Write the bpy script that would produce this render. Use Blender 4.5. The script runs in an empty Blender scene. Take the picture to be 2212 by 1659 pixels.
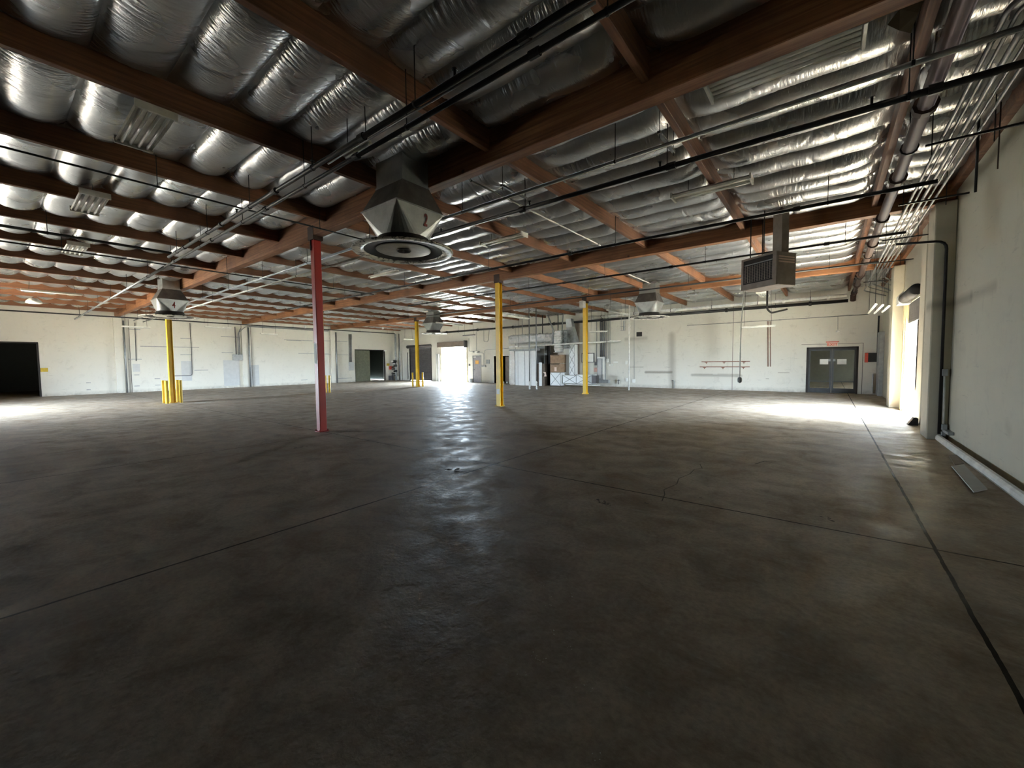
import bpy, math, random
import numpy as np
from mathutils import Vector, Matrix
R = math.radians
random.seed(7)
SC = bpy.context.scene
COL = SC.collection

# ------------------------------------------------------------------ camera, world, light
FPX, YAW, PITCH, ROLL, EYE = 877.07, 37.917, 3.007, 0.5665, 1.5
cam_d = bpy.data.cameras.new('camera'); cam = bpy.data.objects.new('camera', cam_d); COL.objects.link(cam)
cam_d.sensor_fit = 'HORIZONTAL'; cam_d.sensor_width = 36.0; cam_d.lens = 36.0 * FPX / 2212.0
cam_d.clip_start = 0.05; cam_d.clip_end = 300
_y, _p, _r = R(YAW), R(PITCH), R(ROLL)
FWD = Vector((-math.sin(_y) * math.cos(_p), math.cos(_y) * math.cos(_p), -math.sin(_p)))
RT0 = Vector((math.cos(_y), math.sin(_y), 0)); UP0 = RT0.cross(FWD)
RT = RT0 * math.cos(_r) - UP0 * math.sin(_r); UP = RT0 * math.sin(_r) + UP0 * math.cos(_r)
cam.matrix_world = Matrix(((RT.x, UP.x, -FWD.x, 0), (RT.y, UP.y, -FWD.y, 0), (RT.z, UP.z, -FWD.z, EYE), (0, 0, 0, 1)))
SC.camera = cam

SKY = 12.0
world = bpy.data.worlds.new('sky'); SC.world = world; world.use_nodes = True
bg = world.node_tree.nodes['Background']; bg.inputs[0].default_value = (0.70, 0.85, 1.0, 1); bg.inputs[1].default_value = SKY
sun_d = bpy.data.lights.new('sun', 'SUN'); sun_d.energy = 19; sun_d.angle = R(0.6); sun_d.color = (1.0, 0.93, 0.78)
sun = bpy.data.objects.new('sun', sun_d); COL.objects.link(sun)
sun.rotation_euler = Vector((-0.42, 0.10, -0.90)).to_track_quat('-Z', 'Y').to_euler()

def portal(name, loc, d, sx, sy):
    l = bpy.data.lights.new(name, 'AREA'); l.shape = 'RECTANGLE'; l.size = sx; l.size_y = sy
    l.cycles.is_portal = True
    o = bpy.data.objects.new(name, l); COL.objects.link(o); o.location = loc
    o.rotation_euler = Vector(d).to_track_quat('-Z', 'Y').to_euler()
portal('sky_portal', (-23.88, 23.3, 1.42), (0, -1, 0), 2.84, 2.84)
portal('sky_portal', (2.05, 14.9, 1.25), (-1, 0, 0), 2.4, 2.6)
portal('sky_portal', (-22.4, -3.5, 1.3), (0, 1, 0), 4.0, 2.6)

SC.view_settings.view_transform = 'Standard'; SC.view_settings.look = 'None'
SC.view_settings.gamma = 1.0; SC.view_settings.use_curve_mapping = False
SC.view_settings.exposure = 3.35
cy = SC.cycles
cy.max_bounces = 8; cy.diffuse_bounces = 5; cy.glossy_bounces = 4; cy.transmission_bounces = 4
cy.use_denoising = True; cy.sample_clamp_indirect = 12.0; cy.caustics_reflective = False; cy.caustics_refractive = False
try:
    cy.denoiser = 'OPENIMAGEDENOISE'; cy.denoising_prefilter = 'ACCURATE'
except Exception: pass

# ------------------------------------------------------------------ helpers
def on(px, py, X=None, Y=None, Z=None):
    d = FWD + RT * ((px - 1106) / FPX) + UP * ((829.5 - py) / FPX)
    t = X / d.x if X is not None else Y / d.y if Y is not None else (Z - EYE) / d.z
    return Vector((d.x * t, d.y * t, EYE + d.z * t))

class MB:
    def __init__(s): s.v = []; s.f = []; s.mi = []; s.m = 0
    def add(s, vs, fs):
        b = len(s.v); s.v += [tuple(p) for p in vs]; s.f += [tuple(b + i for i in f) for f in fs]; s.mi += [s.m] * len(fs); return s
    def box(s, x0, x1, y0, y1, z0, z1, bev=0.0):
        if bev:
            b = min(bev, (x1-x0)*.45, (y1-y0)*.45, (z1-z0)*.45)
            L = []
            for z, i in ((z0, b), (z0+b, 0), (z1-b, 0), (z1, b)):
                L.append([(x0+i, y0+b, z), (x0+b, y0+i, z), (x1-b, y0+i, z), (x1-i, y0+b, z), (x1-i, y1-b, z), (x1-b, y1-i, z), (x0+b, y1-i, z), (x0+i, y1-b, z)])
            vs = [p for l in L for p in l]; fs = [tuple(range(7, -1, -1)), tuple(range(24, 32))]
            for k in range(3):
                for i in range(8): j = (i+1) % 8; fs.append((k*8+i, k*8+j, k*8+8+j, k*8+8+i))
            return s.add(vs, fs)
        return s.add([(x0,y0,z0),(x1,y0,z0),(x1,y1,z0),(x0,y1,z0),(x0,y0,z1),(x1,y0,z1),(x1,y1,z1),(x0,y1,z1)],
                     [(3,2,1,0),(4,5,6,7),(0,1,5,4),(1,2,6,5),(2,3,7,6),(3,0,4,7)])
    def ngon(s, pts): return s.add(pts, [tuple(range(len(pts)))])
    def prism(s, pts, d):
        n = len(pts); d = Vector(d); vs = [Vector(p) for p in pts] + [Vector(p) + d for p in pts]
        fs = [tuple(range(n-1, -1, -1)), tuple(range(n, 2*n))] + [(i, (i+1) % n, n+(i+1) % n, n+i) for i in range(n)]
        return s.add(vs, fs)
    def tube(s, pts, r, n=10, caps=True):
        pts = [Vector(p) for p in pts]; vs = []; fs = []
        t0 = (pts[1]-pts[0]).normalized(); a = Vector((0,0,1)) if abs(t0.z) < .9 else Vector((1,0,0))
        u = t0.cross(a).normalized(); rr = r if isinstance(r, (list, tuple)) else [r]*len(pts)
        for i, p in enumerate(pts):
            t = ((pts[i]-pts[i-1]).normalized() if i else Vector()) + ((pts[i+1]-pts[i]).normalized() if i < len(pts)-1 else Vector())
            t.normalize(); u = (u - t*u.dot(t)).normalized(); w = t.cross(u)
            for k in range(n):
                an = 2*math.pi*k/n; vs.append(p + (u*math.cos(an) + w*math.sin(an))*rr[i])
        for i in range(len(pts)-1):
            for k in range(n): j = (k+1) % n; fs.append((i*n+k, i*n+j, (i+1)*n+j, (i+1)*n+k))
        if caps: fs += [tuple(range(n-1, -1, -1)), tuple(range((len(pts)-1)*n, len(pts)*n))]
        return s.add(vs, fs)
    def lathe(s, prof, c=(0,0,0), n=40):
        vs = []; fs = []
        for (r, z) in prof:
            for k in range(n): a = 2*math.pi*k/n; vs.append((c[0]+r*math.cos(a), c[1]+r*math.sin(a), c[2]+z))
        for i in range(len(prof)-1):
            for k in range(n): j = (k+1) % n; fs.append((i*n+k, i*n+j, (i+1)*n+j, (i+1)*n+k))
        return s.add(vs, fs)
    def build(s, name, mat, parent=None, smooth=False, origin=None, local=False):
        me = bpy.data.meshes.new(name)
        if origin is None and parent is not None and not local: origin = parent.location
        if origin is not None:
            o0 = Vector(origin)
            if parent is not None and origin is not parent.location and not local: pass
            vs = [(p[0]-o0.x, p[1]-o0.y, p[2]-o0.z) for p in s.v]
        else: vs = s.v; o0 = Vector((0,0,0))
        me.from_pydata(vs, [], s.f); me.update()
        mats = mat if isinstance(mat, (list, tuple)) else [mat]
        for m in mats: me.materials.append(m)
        if len(mats) > 1: me.polygons.foreach_set('material_index', s.mi)
        if smooth: me.polygons.foreach_set('use_smooth', [True]*len(me.polygons))
        o = bpy.data.objects.new(name, me); COL.objects.link(o)
        if parent is not None: o.parent = parent
        elif origin is not None: o.location = o0
        return o

def tag(o, label=None, cat=None, group=None, kind=None):
    if label: o['label'] = label
    if cat: o['category'] = cat
    if group: o['group'] = group
    if kind: o['kind'] = kind
    return o
def thing(name, label, cat, loc, rz=0, group=None):
    o = bpy.data.objects.new(name, None); COL.objects.link(o); o.location = loc; o.rotation_euler = (0, 0, rz)
    o.empty_display_size = .1
    return tag(o, label, cat, group)
def dup(root, loc, rz=None, label=None, group=None):
    c = root.copy(); COL.objects.link(c); c.location = loc
    if rz is not None: c.rotation_euler = (0, 0, rz)
    if label: c['label'] = label
    if group: c['group'] = group
    for ch in list(root.children):
        d = ch.copy(); COL.objects.link(d); d.parent = c
        for g in list(ch.children):
            e = g.copy(); COL.objects.link(e); e.parent = d
    return c
def one(mb, name, mat, label, cat, origin, group=None, smooth=False):
    return tag(mb.build(name, mat, origin=origin, smooth=smooth), label, cat, group)
def text_mesh(cu, name, parent):
    tmp = bpy.data.objects.new('tmp_text', cu); COL.objects.link(tmp)
    me = bpy.data.meshes.new_from_object(tmp.evaluated_get(bpy.context.evaluated_depsgraph_get())); bpy.data.objects.remove(tmp)
    me.name = name; o = bpy.data.objects.new(name, me); COL.objects.link(o); o.parent = parent; return o
def lab(o, text): o['label'] = text; return o

# ------------------------------------------------------------------ materials
def new_mat(name):
    m = bpy.data.materials.new(name); m.use_nodes = True; nt = m.node_tree
    return m, nt, nt.nodes['Principled BSDF']
def N(nt, t, **kw):
    n = nt.nodes.new(t)
    for k, v in kw.items(): setattr(n, k, v)
    return n
def coords(nt, scale=(1,1,1), world=True):
    if world: g = N(nt, 'ShaderNodeNewGeometry'); src = g.outputs['Position']
    else: g = N(nt, 'ShaderNodeTexCoord'); src = g.outputs['Object']
    mp = N(nt, 'ShaderNodeMapping'); mp.inputs['Scale'].default_value = scale
    nt.links.new(src, mp.inputs['Vector']); return mp.outputs[0]
def noise(nt, vec, scale, detail=4, rough=.55, dist=0):
    n = N(nt, 'ShaderNodeTexNoise'); n.inputs['Scale'].default_value = scale; n.inputs['Detail'].default_value = detail
    n.inputs['Roughness'].default_value = rough; n.inputs['Distortion'].default_value = dist
    nt.links.new(vec, n.inputs['Vector']); return n.outputs[0]
def ramp(nt, fac, stops):
    r = N(nt, 'ShaderNodeValToRGB'); e = r.color_ramp.elements
    while len(e) < len(stops): e.new(.5)
    for i, (p, c) in enumerate(stops):
        e[i].position = p; e[i].color = (c, c, c, 1) if isinstance(c, (int, float)) else (*c, 1)
    nt.links.new(fac, r.inputs[0]); return r.outputs[0]
def mix(nt, fac, a, b, mode='MIX'):
    m = N(nt, 'ShaderNodeMix', data_type='RGBA', blend_type=mode)
    for s, v in ((m.inputs[0], fac), (m.inputs[6], a), (m.inputs[7], b)):
        if isinstance(v, (int, float)): s.default_value = v
        elif isinstance(v, tuple): s.default_value = (*v, 1)
        else: nt.links.new(v, s)
    return m.outputs[2]
def mathn(nt, op, a, b=None, c=None):
    m = N(nt, 'ShaderNodeMath', operation=op)
    for i, v in enumerate((a, b, c)):
        if v is None: continue
        if isinstance(v, (int, float)): m.inputs[i].default_value = v
        else: nt.links.new(v, m.inputs[i])
    return m.outputs[0]
def bump(nt, bs, h, strength, dist=.01):
    b = N(nt, 'ShaderNodeBump'); b.inputs['Strength'].default_value = strength; b.inputs['Distance'].default_value = dist
    nt.links.new(h, b.inputs['Height']); nt.links.new(b.outputs[0], bs.inputs['Normal'])

def paint(name, col, rough=.5, metal=0, var=.18, scale=6, world=False):
    m, nt, bs = new_mat(name)
    v = coords(nt, world=world); n = noise(nt, v, scale)
    c = mix(nt, ramp(nt, n, [(.35, 0.0), (.75, 1.0)]), tuple(x*(1-var) for x in col), tuple(min(1, x*(1+var)) for x in col))
    nt.links.new(c, bs.inputs['Base Color']); bs.inputs['Roughness'].default_value = rough; bs.inputs['Metallic'].default_value = metal
    return m

def m_floor():
    m, nt, bs = new_mat('worn_concrete'); v = coords(nt)
    big = noise(nt, v, .35, 5, .6, .4); mid = noise(nt, v, 2.2, 6, .65, .6); fine = noise(nt, v, 28, 5, .7)
    streak = noise(nt, coords(nt, (.5, 3.0, 1)), 1.3, 5, .65, .3)
    c = mix(nt, ramp(nt, big, [(.3, 0.0), (.7, 1.0)]), (.45, .365, .275), (.64, .555, .445))
    c = mix(nt, ramp(nt, mid, [(.32, .9), (.60, 0.0)]), c, (.30, .235, .17))
    c = mix(nt, ramp(nt, streak, [(.5, 0.0), (.75, .4)]), c, (.32, .30, .27))
    c = mix(nt, ramp(nt, fine, [(.3, .35), (.6, 0.0)]), c, (.09, .075, .06))
    c = mix(nt, ramp(nt, noise(nt, coords(nt, (1, 1, 1)), .9, 6, .68, 1.2), [(.50, 0.0), (.80, .32)]), c, (.22, .165, .115))
    c = mix(nt, ramp(nt, noise(nt, coords(nt, (.8, 2.5, 1)), 3.5, 6, .75, .8), [(.58, 0.0), (.78, .45)]), c, (.66, .61, .53))
    # saw-cut joints on a 4.57 x 6.1 m grid
    s = N(nt, 'ShaderNodeSeparateXYZ'); nt.links.new(v, s.inputs[0])
    wob = mathn(nt, 'MULTIPLY', mathn(nt, 'SUBTRACT', noise(nt, v, 5, 3), .5), .02)
    def line(ax, off, per, w):
        a = mathn(nt, 'ADD', mathn(nt, 'SUBTRACT', ax, off), wob)
        q = mathn(nt, 'PINGPONG', mathn(nt, 'ABSOLUTE', a), per/2)
        return mathn(nt, 'LESS_THAN', q, w)
    j = mathn(nt, 'MAXIMUM', line(s.outputs[0], .70, 4.57, .012), line(s.outputs[1], 4.50, 6.1, .011))
    c = mix(nt, mathn(nt, 'MULTIPLY', j, .95), c, (.02, .017, .013))
    # two fine stray cracks are separate geometry
    nt.links.new(c, bs.inputs['Base Color'])
    patch = noise(nt, coords(nt, (1.0, 1.0, 1)), 2.4, 5, .6, .3)
    r = ramp(nt, patch, [(.32, .78), (.52, .58), (.70, .36)])
    nt.links.new(r, bs.inputs['Roughness']); nt.links.new(ramp(nt, noise(nt, coords(nt, (1, 1, 1)), 1.1, 6, .7, .5), [(.38, .02), (.66, .16)]), bs.inputs['Specular IOR Level'])
    h = mathn(nt, 'SUBTRACT', mathn(nt, 'ADD', mathn(nt, 'MULTIPLY', fine, .3), mathn(nt, 'MULTIPLY', noise(nt, v, 9, 4, .6), .7)), mathn(nt, 'MULTIPLY', j, 2.0))
    bump(nt, bs, h, .5, .012)
    return m

def m_wall(name='white_wall', tint=(.72, .69, .60), dirt=1.0, smears_and_shadows=(), axis=1):
    m, nt, bs = new_mat(name); v = coords(nt)
    a = noise(nt, v, .5, 4, .6); b = noise(nt, v, 3.0, 6, .7, .8); sc = noise(nt, coords(nt, (1.2, 1.2, 9)), 1.6, 5, .7)
    sm = noise(nt, coords(nt, (6, 6, 1.2)), 1.0, 5, .7); 
    c = mix(nt, ramp(nt, a, [(.3, 0.0), (.7, 1.0)]), tuple(x*.93 for x in tint), tint)
    c = mix(nt, ramp(nt, b, [(.56, 0.0), (.80, .45*dirt)]), c, (.40, .37, .31))
    c = mix(nt, ramp(nt, sc, [(.62, 0.0), (.74, .45*dirt)]), c, (.22, .20, .17))
    c = mix(nt, ramp(nt, sm, [(.6, 0.0), (.8, .25*dirt)]), c, (.35, .32, .27))
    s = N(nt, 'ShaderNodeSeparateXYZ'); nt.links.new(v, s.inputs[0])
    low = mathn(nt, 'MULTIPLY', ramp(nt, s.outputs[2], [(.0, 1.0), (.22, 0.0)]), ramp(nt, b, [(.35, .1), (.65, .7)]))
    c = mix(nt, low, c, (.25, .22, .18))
    for (ya, za, yb, zb, w_, st_) in smears_and_shadows:          # soft dark strokes; some on the right wall paint in a cast shadow
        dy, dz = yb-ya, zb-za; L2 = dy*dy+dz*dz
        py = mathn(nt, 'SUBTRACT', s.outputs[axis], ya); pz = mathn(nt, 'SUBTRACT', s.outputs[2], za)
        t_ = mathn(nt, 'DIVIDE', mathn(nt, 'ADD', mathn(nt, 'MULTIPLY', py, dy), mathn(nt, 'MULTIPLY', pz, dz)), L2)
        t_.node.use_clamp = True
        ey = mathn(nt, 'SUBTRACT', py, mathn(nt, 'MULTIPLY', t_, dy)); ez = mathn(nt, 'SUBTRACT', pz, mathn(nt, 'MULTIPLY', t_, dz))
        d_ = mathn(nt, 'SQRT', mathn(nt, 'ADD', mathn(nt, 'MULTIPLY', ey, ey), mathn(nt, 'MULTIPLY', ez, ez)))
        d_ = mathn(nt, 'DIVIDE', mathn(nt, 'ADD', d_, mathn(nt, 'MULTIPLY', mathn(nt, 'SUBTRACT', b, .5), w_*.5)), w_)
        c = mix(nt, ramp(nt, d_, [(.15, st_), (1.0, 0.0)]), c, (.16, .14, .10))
    nt.links.new(c, bs.inputs['Base Color']); bs.inputs['Roughness'].default_value = .7
    bump(nt, bs, noise(nt, v, 14, 4, .6), .12, .01)
    return m

def m_foil():
    m, nt, bs = new_mat('crinkled_foil')
    v = coords(nt)
    w1 = noise(nt, coords(nt, (34, 4.5, 4)), 1.0, 4, .6, .25)
    w2 = noise(nt, coords(nt, (13, 8, 8)), 1.0, 3, .55, .0)
    w3 = noise(nt, v, 1.1, 3)
    c = mix(nt, ramp(nt, w3, [(.3, 0.0), (.7, 1.0)]), (.50, .50, .50), (.66, .655, .64))
    nt.links.new(c, bs.inputs['Base Color']); bs.inputs['Metallic'].default_value = .96
    nt.links.new(ramp(nt, w3, [(.3, .34), (.7, .24)]), bs.inputs['Roughness'])
    h = mathn(nt, 'ADD', mathn(nt, 'MULTIPLY', w1, .6), mathn(nt, 'MULTIPLY', w2, .4))
    bump(nt, bs, h, .55, .022)
    return m

def m_wood(name, dark, light, rough=.62):
    m, nt, bs = new_mat(name)
    g = N(nt, 'ShaderNodeTexCoord'); mp = N(nt, 'ShaderNodeMapping'); mp.inputs['Scale'].default_value = (1, 1, 1)
    nt.links.new(g.outputs['Object'], mp.inputs[0]); v = mp.outputs[0]
    mp2 = N(nt, 'ShaderNodeMapping'); mp2.inputs['Scale'].default_value = (.6, 14, 22); nt.links.new(g.outputs['Object'], mp2.inputs[0])
    gr = noise(nt, mp2.outputs[0], 1.0, 6, .65, 1.0); bl = noise(nt, v, 1.3, 4, .6)
    c = mix(nt, ramp(nt, gr, [(.32, 0.0), (.66, 1.0)]), dark, light)
    c = mix(nt, ramp(nt, bl, [(.45, 0.0), (.72, .55)]), c, tuple(x*.55 for x in dark))
    kn = N(nt, 'ShaderNodeTexVoronoi'); kn.inputs['Scale'].default_value = 1.6; nt.links.new(v, kn.inputs['Vector'])
    c = mix(nt, ramp(nt, kn.outputs['Distance'], [(.03, .8), (.07, 0.0)]), c, (.05, .02, .01))
    nt.links.new(c, bs.inputs['Base Color']); bs.inputs['Roughness'].default_value = rough
    bump(nt, bs, gr, .25, .006)
    return m

def m_galv(name='galvanised_steel', col=(.50, .52, .52), rough=.42):
    m, nt, bs = new_mat(name); v = coords(nt, world=False)
    a = noise(nt, v, 3, 5, .65); b = noise(nt, v, 14, 4, .6)
    c = mix(nt, ramp(nt, a, [(.35, 0.0), (.7, 1.0)]), tuple(x*.72 for x in col), col)
    c = mix(nt, ramp(nt, b, [(.6, 0.0), (.8, .5)]), c, (.30, .27, .24))
    nt.links.new(c, bs.inputs['Base Color']); bs.inputs['Metallic'].default_value = .85
    nt.links.new(ramp(nt, a, [(.3, rough+.12), (.7, rough-.08)]), bs.inputs['Roughness'])
    bump(nt, bs, a, .25, .02)
    return m

def m_chipped(name, col, chip=(.10, .06, .035), amt=.68):
    m, nt, bs = new_mat(name); v = coords(nt)
    a = noise(nt, v, 3, 4); b = noise(nt, v, 11, 6, .7, .8)
    c = mix(nt, ramp(nt, a, [(.3, 0.0), (.7, 1.0)]), tuple(x*.85 for x in col), col)
    c = mix(nt, ramp(nt, b, [(amt, 0.0), (amt+.04, 1.0)]), c, chip)
    nt.links.new(c, bs.inputs['Base Color']); bs.inputs['Roughness'].default_value = .45
    bump(nt, bs, b, .1, .01)
    return m

def m_glass():
    m, nt, bs = new_mat('tinted_glass')
    bs.inputs['Base Color'].default_value = (.42, .42, .36, 1); bs.inputs['Transmission Weight'].default_value = 1.0
    bs.inputs['Roughness'].default_value = .02; bs.inputs['IOR'].default_value = 1.1
    return m

M = dict(
    floor=m_floor(), wall=m_wall(), wall_r=m_wall('white_wall_dusty_shadowed', (.58, .545, .43), 1.1, [tuple(q for p_ in (on(x0, y0, X=1.75), on(x1, y1, X=1.75)) for q in (p_.y, p_.z)) + (w_, s_) for x0, y0, x1, y1, w_, s_ in ((2048, 662, 2098, 640, .13, .55), (2098, 640, 2150, 618, .12, .35), (2065, 480, 2075, 520, .16, .3), (2175, 920, 2180, 930, .12, .2))]), foil=m_foil(),  # the diagonal strokes put a cast shadow into the right wall's colour
    beam=m_wood('glulam_timber', (.15, .055, .02), (.38, .165, .068)), joist=m_wood('rough_timber', (.125, .048, .021), (.30, .13, .058)),
    deck=paint('plywood_deck', (.12, .075, .045), .8), galv=m_galv(col=(.36,.37,.37), rough=.5), duct=m_galv('duct_steel', (.46, .47, .45), .38), duct_dark=m_galv('duct_steel_dull', (.20, .18, .16), .6),
    rim=m_chipped('chipped_white_rim', (.72, .68, .60), (.05, .038, .028), .53), hub=paint('grey_cone', (.42, .40, .36), .5),
    dark=paint('grimy_black', (.025, .02, .017), .75), black=paint('black_iron', (.018, .016, .015), .5, .3),
    brownpipe=paint('rusty_brown_pipe', (.055, .028, .018), .6, .1), white=paint('white_enamel', (.80, .78, .70), .4),
    whitepipe=paint('white_pipe', (.78, .76, .70), .45), red=m_chipped('red_paint', (.42, .014, .006), (.16, .03, .02), .74),
    yellow=m_chipped('yellow_paint', (.80, .52, .025), (.12, .07, .02), .72), label=paint('paper_white', (.85, .84, .78), .7, 0, .05),
    heater=paint('taupe_enamel', (.30, .245, .205), .5), grey=paint('grey_enamel', (.36, .37, .36), .5), dgrey=paint('dark_shutter', (.105, .095, .095), .55, .2),
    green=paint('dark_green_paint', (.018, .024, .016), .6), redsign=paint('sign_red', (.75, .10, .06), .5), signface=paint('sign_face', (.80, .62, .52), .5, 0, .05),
    carton=paint('cardboard', (.36, .24, .15), .85), brown=paint('brown_paint', (.20, .155, .12), .6), tube=paint('lamp_tube', (.82, .82, .78), .25, 0, .03),
    rail=paint('red_brown_rail', (.26, .12, .075), .6), chain=paint('chain_steel', (.25, .25, .24), .4, .8), exterior=paint('sunlit_concrete', (.46, .435, .37), .9, 0, .1, 1, True),
    glass=m_glass(), numeral=paint('red_number_paint', (.20, .028, .022), .6), patch=paint('grey_wall_paint', (.55, .55, .53), .7, 0, .05), orange=paint('orange_notice', (.80, .42, .10), .6),
    panel=paint('bright_panel_paint', (.86, .87, .85), .45, 0, .04), yellowsign=paint('yellow_notice', (.60, .42, .04), .6), dirt=paint('dark_sealant', (.10, .085, .07), .9), amber=paint('warm_jamb', (.70, .58, .34), .55),
    pinksign=paint('pink_notice', (.75, .45, .38), .6), foilwrap=None)

def m_wrap():
    m, nt, bs = new_mat('white_foil_wrap'); v = coords(nt)
    w = noise(nt, v, 7, 6, .7, 1.2); bs.inputs['Base Color'].default_value = (.88, .88, .86, 1); bs.inputs['Metallic'].default_value = .85
    bs.inputs['Roughness'].default_value = .22; bump(nt, bs, w, 1.0, .10); return m
M['foilwrap'] = m_wrap()

# ------------------------------------------------------------------ setting
XL, XR, YB, YF, ZD, YS = -31.74, 1.75, 23.04, -8.05, 4.93, -3.2
def struct(mb, name, mat, parent=None, **k): return tag(mb.build(name, mat, parent, **k), kind='structure') if parent is None else mb.build(name, mat, parent, **k)

fl = MB().add([(-45, YF-.3, 0), (2.05, YF-.3, 0), (2.05, YB+.2, 0), (-45, YB+.2, 0)], [(0,1,2,3)])
fl.box(-21.0, 6, YB+.2, 37, -.05, 0)
struct(fl, 'floor', M['floor'])
g = MB(); g.box(-60, 2.05-.001+58, YB+.2, 90, -.12, -.02); g.box(2.05, 60, -60, YB+.2, -.12, -.02); g.box(-60, 2.05, -60, YF-.3, -.12, -.02)
struct(g, 'ground', M['exterior'])
ck = MB()
def ribbon(mb, pts, w, z=.0015):
    for a, b in zip(pts[:-1], pts[1:]):
        a = Vector((a[0], a[1], z)); b = Vector((b[0], b[1], z)); t = (b-a).normalized(); n = Vector((-t.y, t.x, 0))*w/2
        mb.add([a-n, b-n*.8, b+n*.8, a+n], [(0,1,2,3)])
cr = [on(x, y, Z=0) for x, y in ((1430,1082),(1436,1068),(1434,1058),(1462,1046),(1466,1034),(1490,1024),(1500,1014),(1517,1012),(1512,1003))]
ribbon(ck, cr, .011)
ribbon(ck, [on(x, y, Z=0) for x, y in ((1630,1003),(1652,996),(1668,999))], .02)
o = ck.build('crack', M['dirt']); o.parent = bpy.data.objects['floor']

def wall_y(name, y0, y1, x0, x1, z1, holes, mat):      # wall running along X
    mb = MB(); xs = x0
    for (a, b, zb, zt) in sorted(holes):
        mb.box(xs, a, y0, y1, 0, z1); mb.box(a, b, y0, y1, zt, z1)
        if zb > 0: mb.box(a, b, y0, y1, 0, zb)
        xs = b
    mb.box(xs, x1, y0, y1, 0, z1); return struct(mb, name, mat)
def wall_x(name, x0, x1, y0, y1, z1, holes, mat):
    mb = MB(); ys = y0
    for (a, b, zb, zt) in sorted(holes):
        mb.box(x0, x1, ys, a, 0, z1); mb.box(x0, x1, a, b, zt, z1)
        ys = b
    mb.box(x0, x1, ys, y1, 0, z1); return struct(mb, name, mat)
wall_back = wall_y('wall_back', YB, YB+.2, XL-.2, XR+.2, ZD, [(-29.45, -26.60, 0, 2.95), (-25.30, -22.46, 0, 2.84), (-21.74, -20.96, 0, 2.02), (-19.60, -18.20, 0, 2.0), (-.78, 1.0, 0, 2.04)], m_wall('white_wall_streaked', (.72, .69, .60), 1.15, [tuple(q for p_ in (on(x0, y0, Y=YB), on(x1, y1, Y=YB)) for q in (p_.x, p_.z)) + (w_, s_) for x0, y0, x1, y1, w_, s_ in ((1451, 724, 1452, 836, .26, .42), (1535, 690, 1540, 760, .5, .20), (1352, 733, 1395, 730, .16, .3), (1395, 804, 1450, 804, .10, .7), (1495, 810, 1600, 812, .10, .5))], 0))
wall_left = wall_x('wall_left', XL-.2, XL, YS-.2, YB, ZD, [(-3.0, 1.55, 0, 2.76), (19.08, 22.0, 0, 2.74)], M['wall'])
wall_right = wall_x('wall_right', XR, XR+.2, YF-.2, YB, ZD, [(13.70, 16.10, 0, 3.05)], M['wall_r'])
wall_front_unseen = MB(); wall_front_unseen.box(-15, XR+.2, YF-.2, YF, 0, ZD); wall_front_unseen.box(-15.2, -15, YF-.2, YS, 0, ZD)
wall_front_unseen.box(XL-.2, -24.4, YS-.2, YS, 0, ZD); wall_front_unseen.box(-20.4, -15, YS-.2, YS, 0, ZD); wall_front_unseen.box(-24.4, -20.4, YS-.2, YS, 2.6, ZD)
struct(wall_front_unseen, 'wall_front_unseen', M['brown'])  # unseen wall; its step and dark paint were added to shape the light
# dark rooms beyond the openings
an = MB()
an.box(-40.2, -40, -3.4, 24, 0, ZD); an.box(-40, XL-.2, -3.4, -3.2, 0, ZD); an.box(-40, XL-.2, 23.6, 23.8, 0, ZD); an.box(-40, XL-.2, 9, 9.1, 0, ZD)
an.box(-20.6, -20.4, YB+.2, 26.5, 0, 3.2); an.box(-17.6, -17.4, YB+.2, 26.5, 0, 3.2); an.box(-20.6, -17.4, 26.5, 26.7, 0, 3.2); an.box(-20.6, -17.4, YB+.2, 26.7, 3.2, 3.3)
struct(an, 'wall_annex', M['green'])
an = MB(); an.box(-4.2, -4, YB+.2, 36.2, 0, 3.4); an.box(4, 4.2, YB+.2, 36.2, 0, 3.4); an.box(-4.2, 4.2, 36, 36.2, 0, 3.4); an.box(-4.2, 4.2, YB+.2, 36.2, 3.4, 3.5)
struct(an, 'wall_office', paint('olive_room', (.17, .15, .11), .8))

# joints in the tilt-up panels
def joint(name, mb): struct(mb, name, M['dirt'])
jn = 1
for y in (5.0, 11.25): 
    mb = MB().box(XL, XL+.004, y-.012, y+.012, 0, 4.2); joint('trim_%d' % jn, mb); jn += 1
for x in (-3.82, -17.6, 1.16):
    z = 4.2 if x < 1 else 2.2
    mb = MB().box(x-.009, x+.009, YB-.004, YB, 0, z)
    if x > 1: mb.box(-1.0, 1.17, YB-.004, YB, 2.185, 2.2)
    joint('trim_%d' % jn, mb); jn += 1

# pilasters on the walls
def pil(mb, mat): 
    global jn
    struct(mb, 'trim_%d' % jn, mat); jn += 1
pil(MB().box(1.47, XR, 10.66, 11.30, 0, 4.32, .015), M['wall_r'])
pil(MB().box(1.67, XR, 12.95, 13.60, 0, 4.6, .015), M['wall_r'])
pil(MB().box(1.50, XR, 16.95, 17.65, 0, 4.32, .015), M['wall_r'])
pil(MB().box(1.68, XR, 16.15, 16.40, 0, 3.4, .01), M['amber'])
pil(MB().box(1.60, XR, 22.0, 22.9, 0, 2.6, .01), M['grey'])
for y in (4.53, 10.82, 17.1):
    pil(MB().box(XL, XL+.14, y-.18, y+.18, 0, 4.32, .01), M['wall'])
pil(MB().box(-29.95, -29.5, YB-.07, YB, 0, 2.9, .01), M['wall'])
# curb along the right wall
cb = MB(); n = 12
prof = [(1.60, 0), (1.585, .03), (1.59, .075), (1.61, .10), (1.64, .105), (1.665, .085), (1.67, 0)]
cb.prism([(x, YF, z) for x, z in prof], (0, 10.64-YF, 0))
struct(cb, 'baseboard_right', M['whitepipe'])

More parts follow.
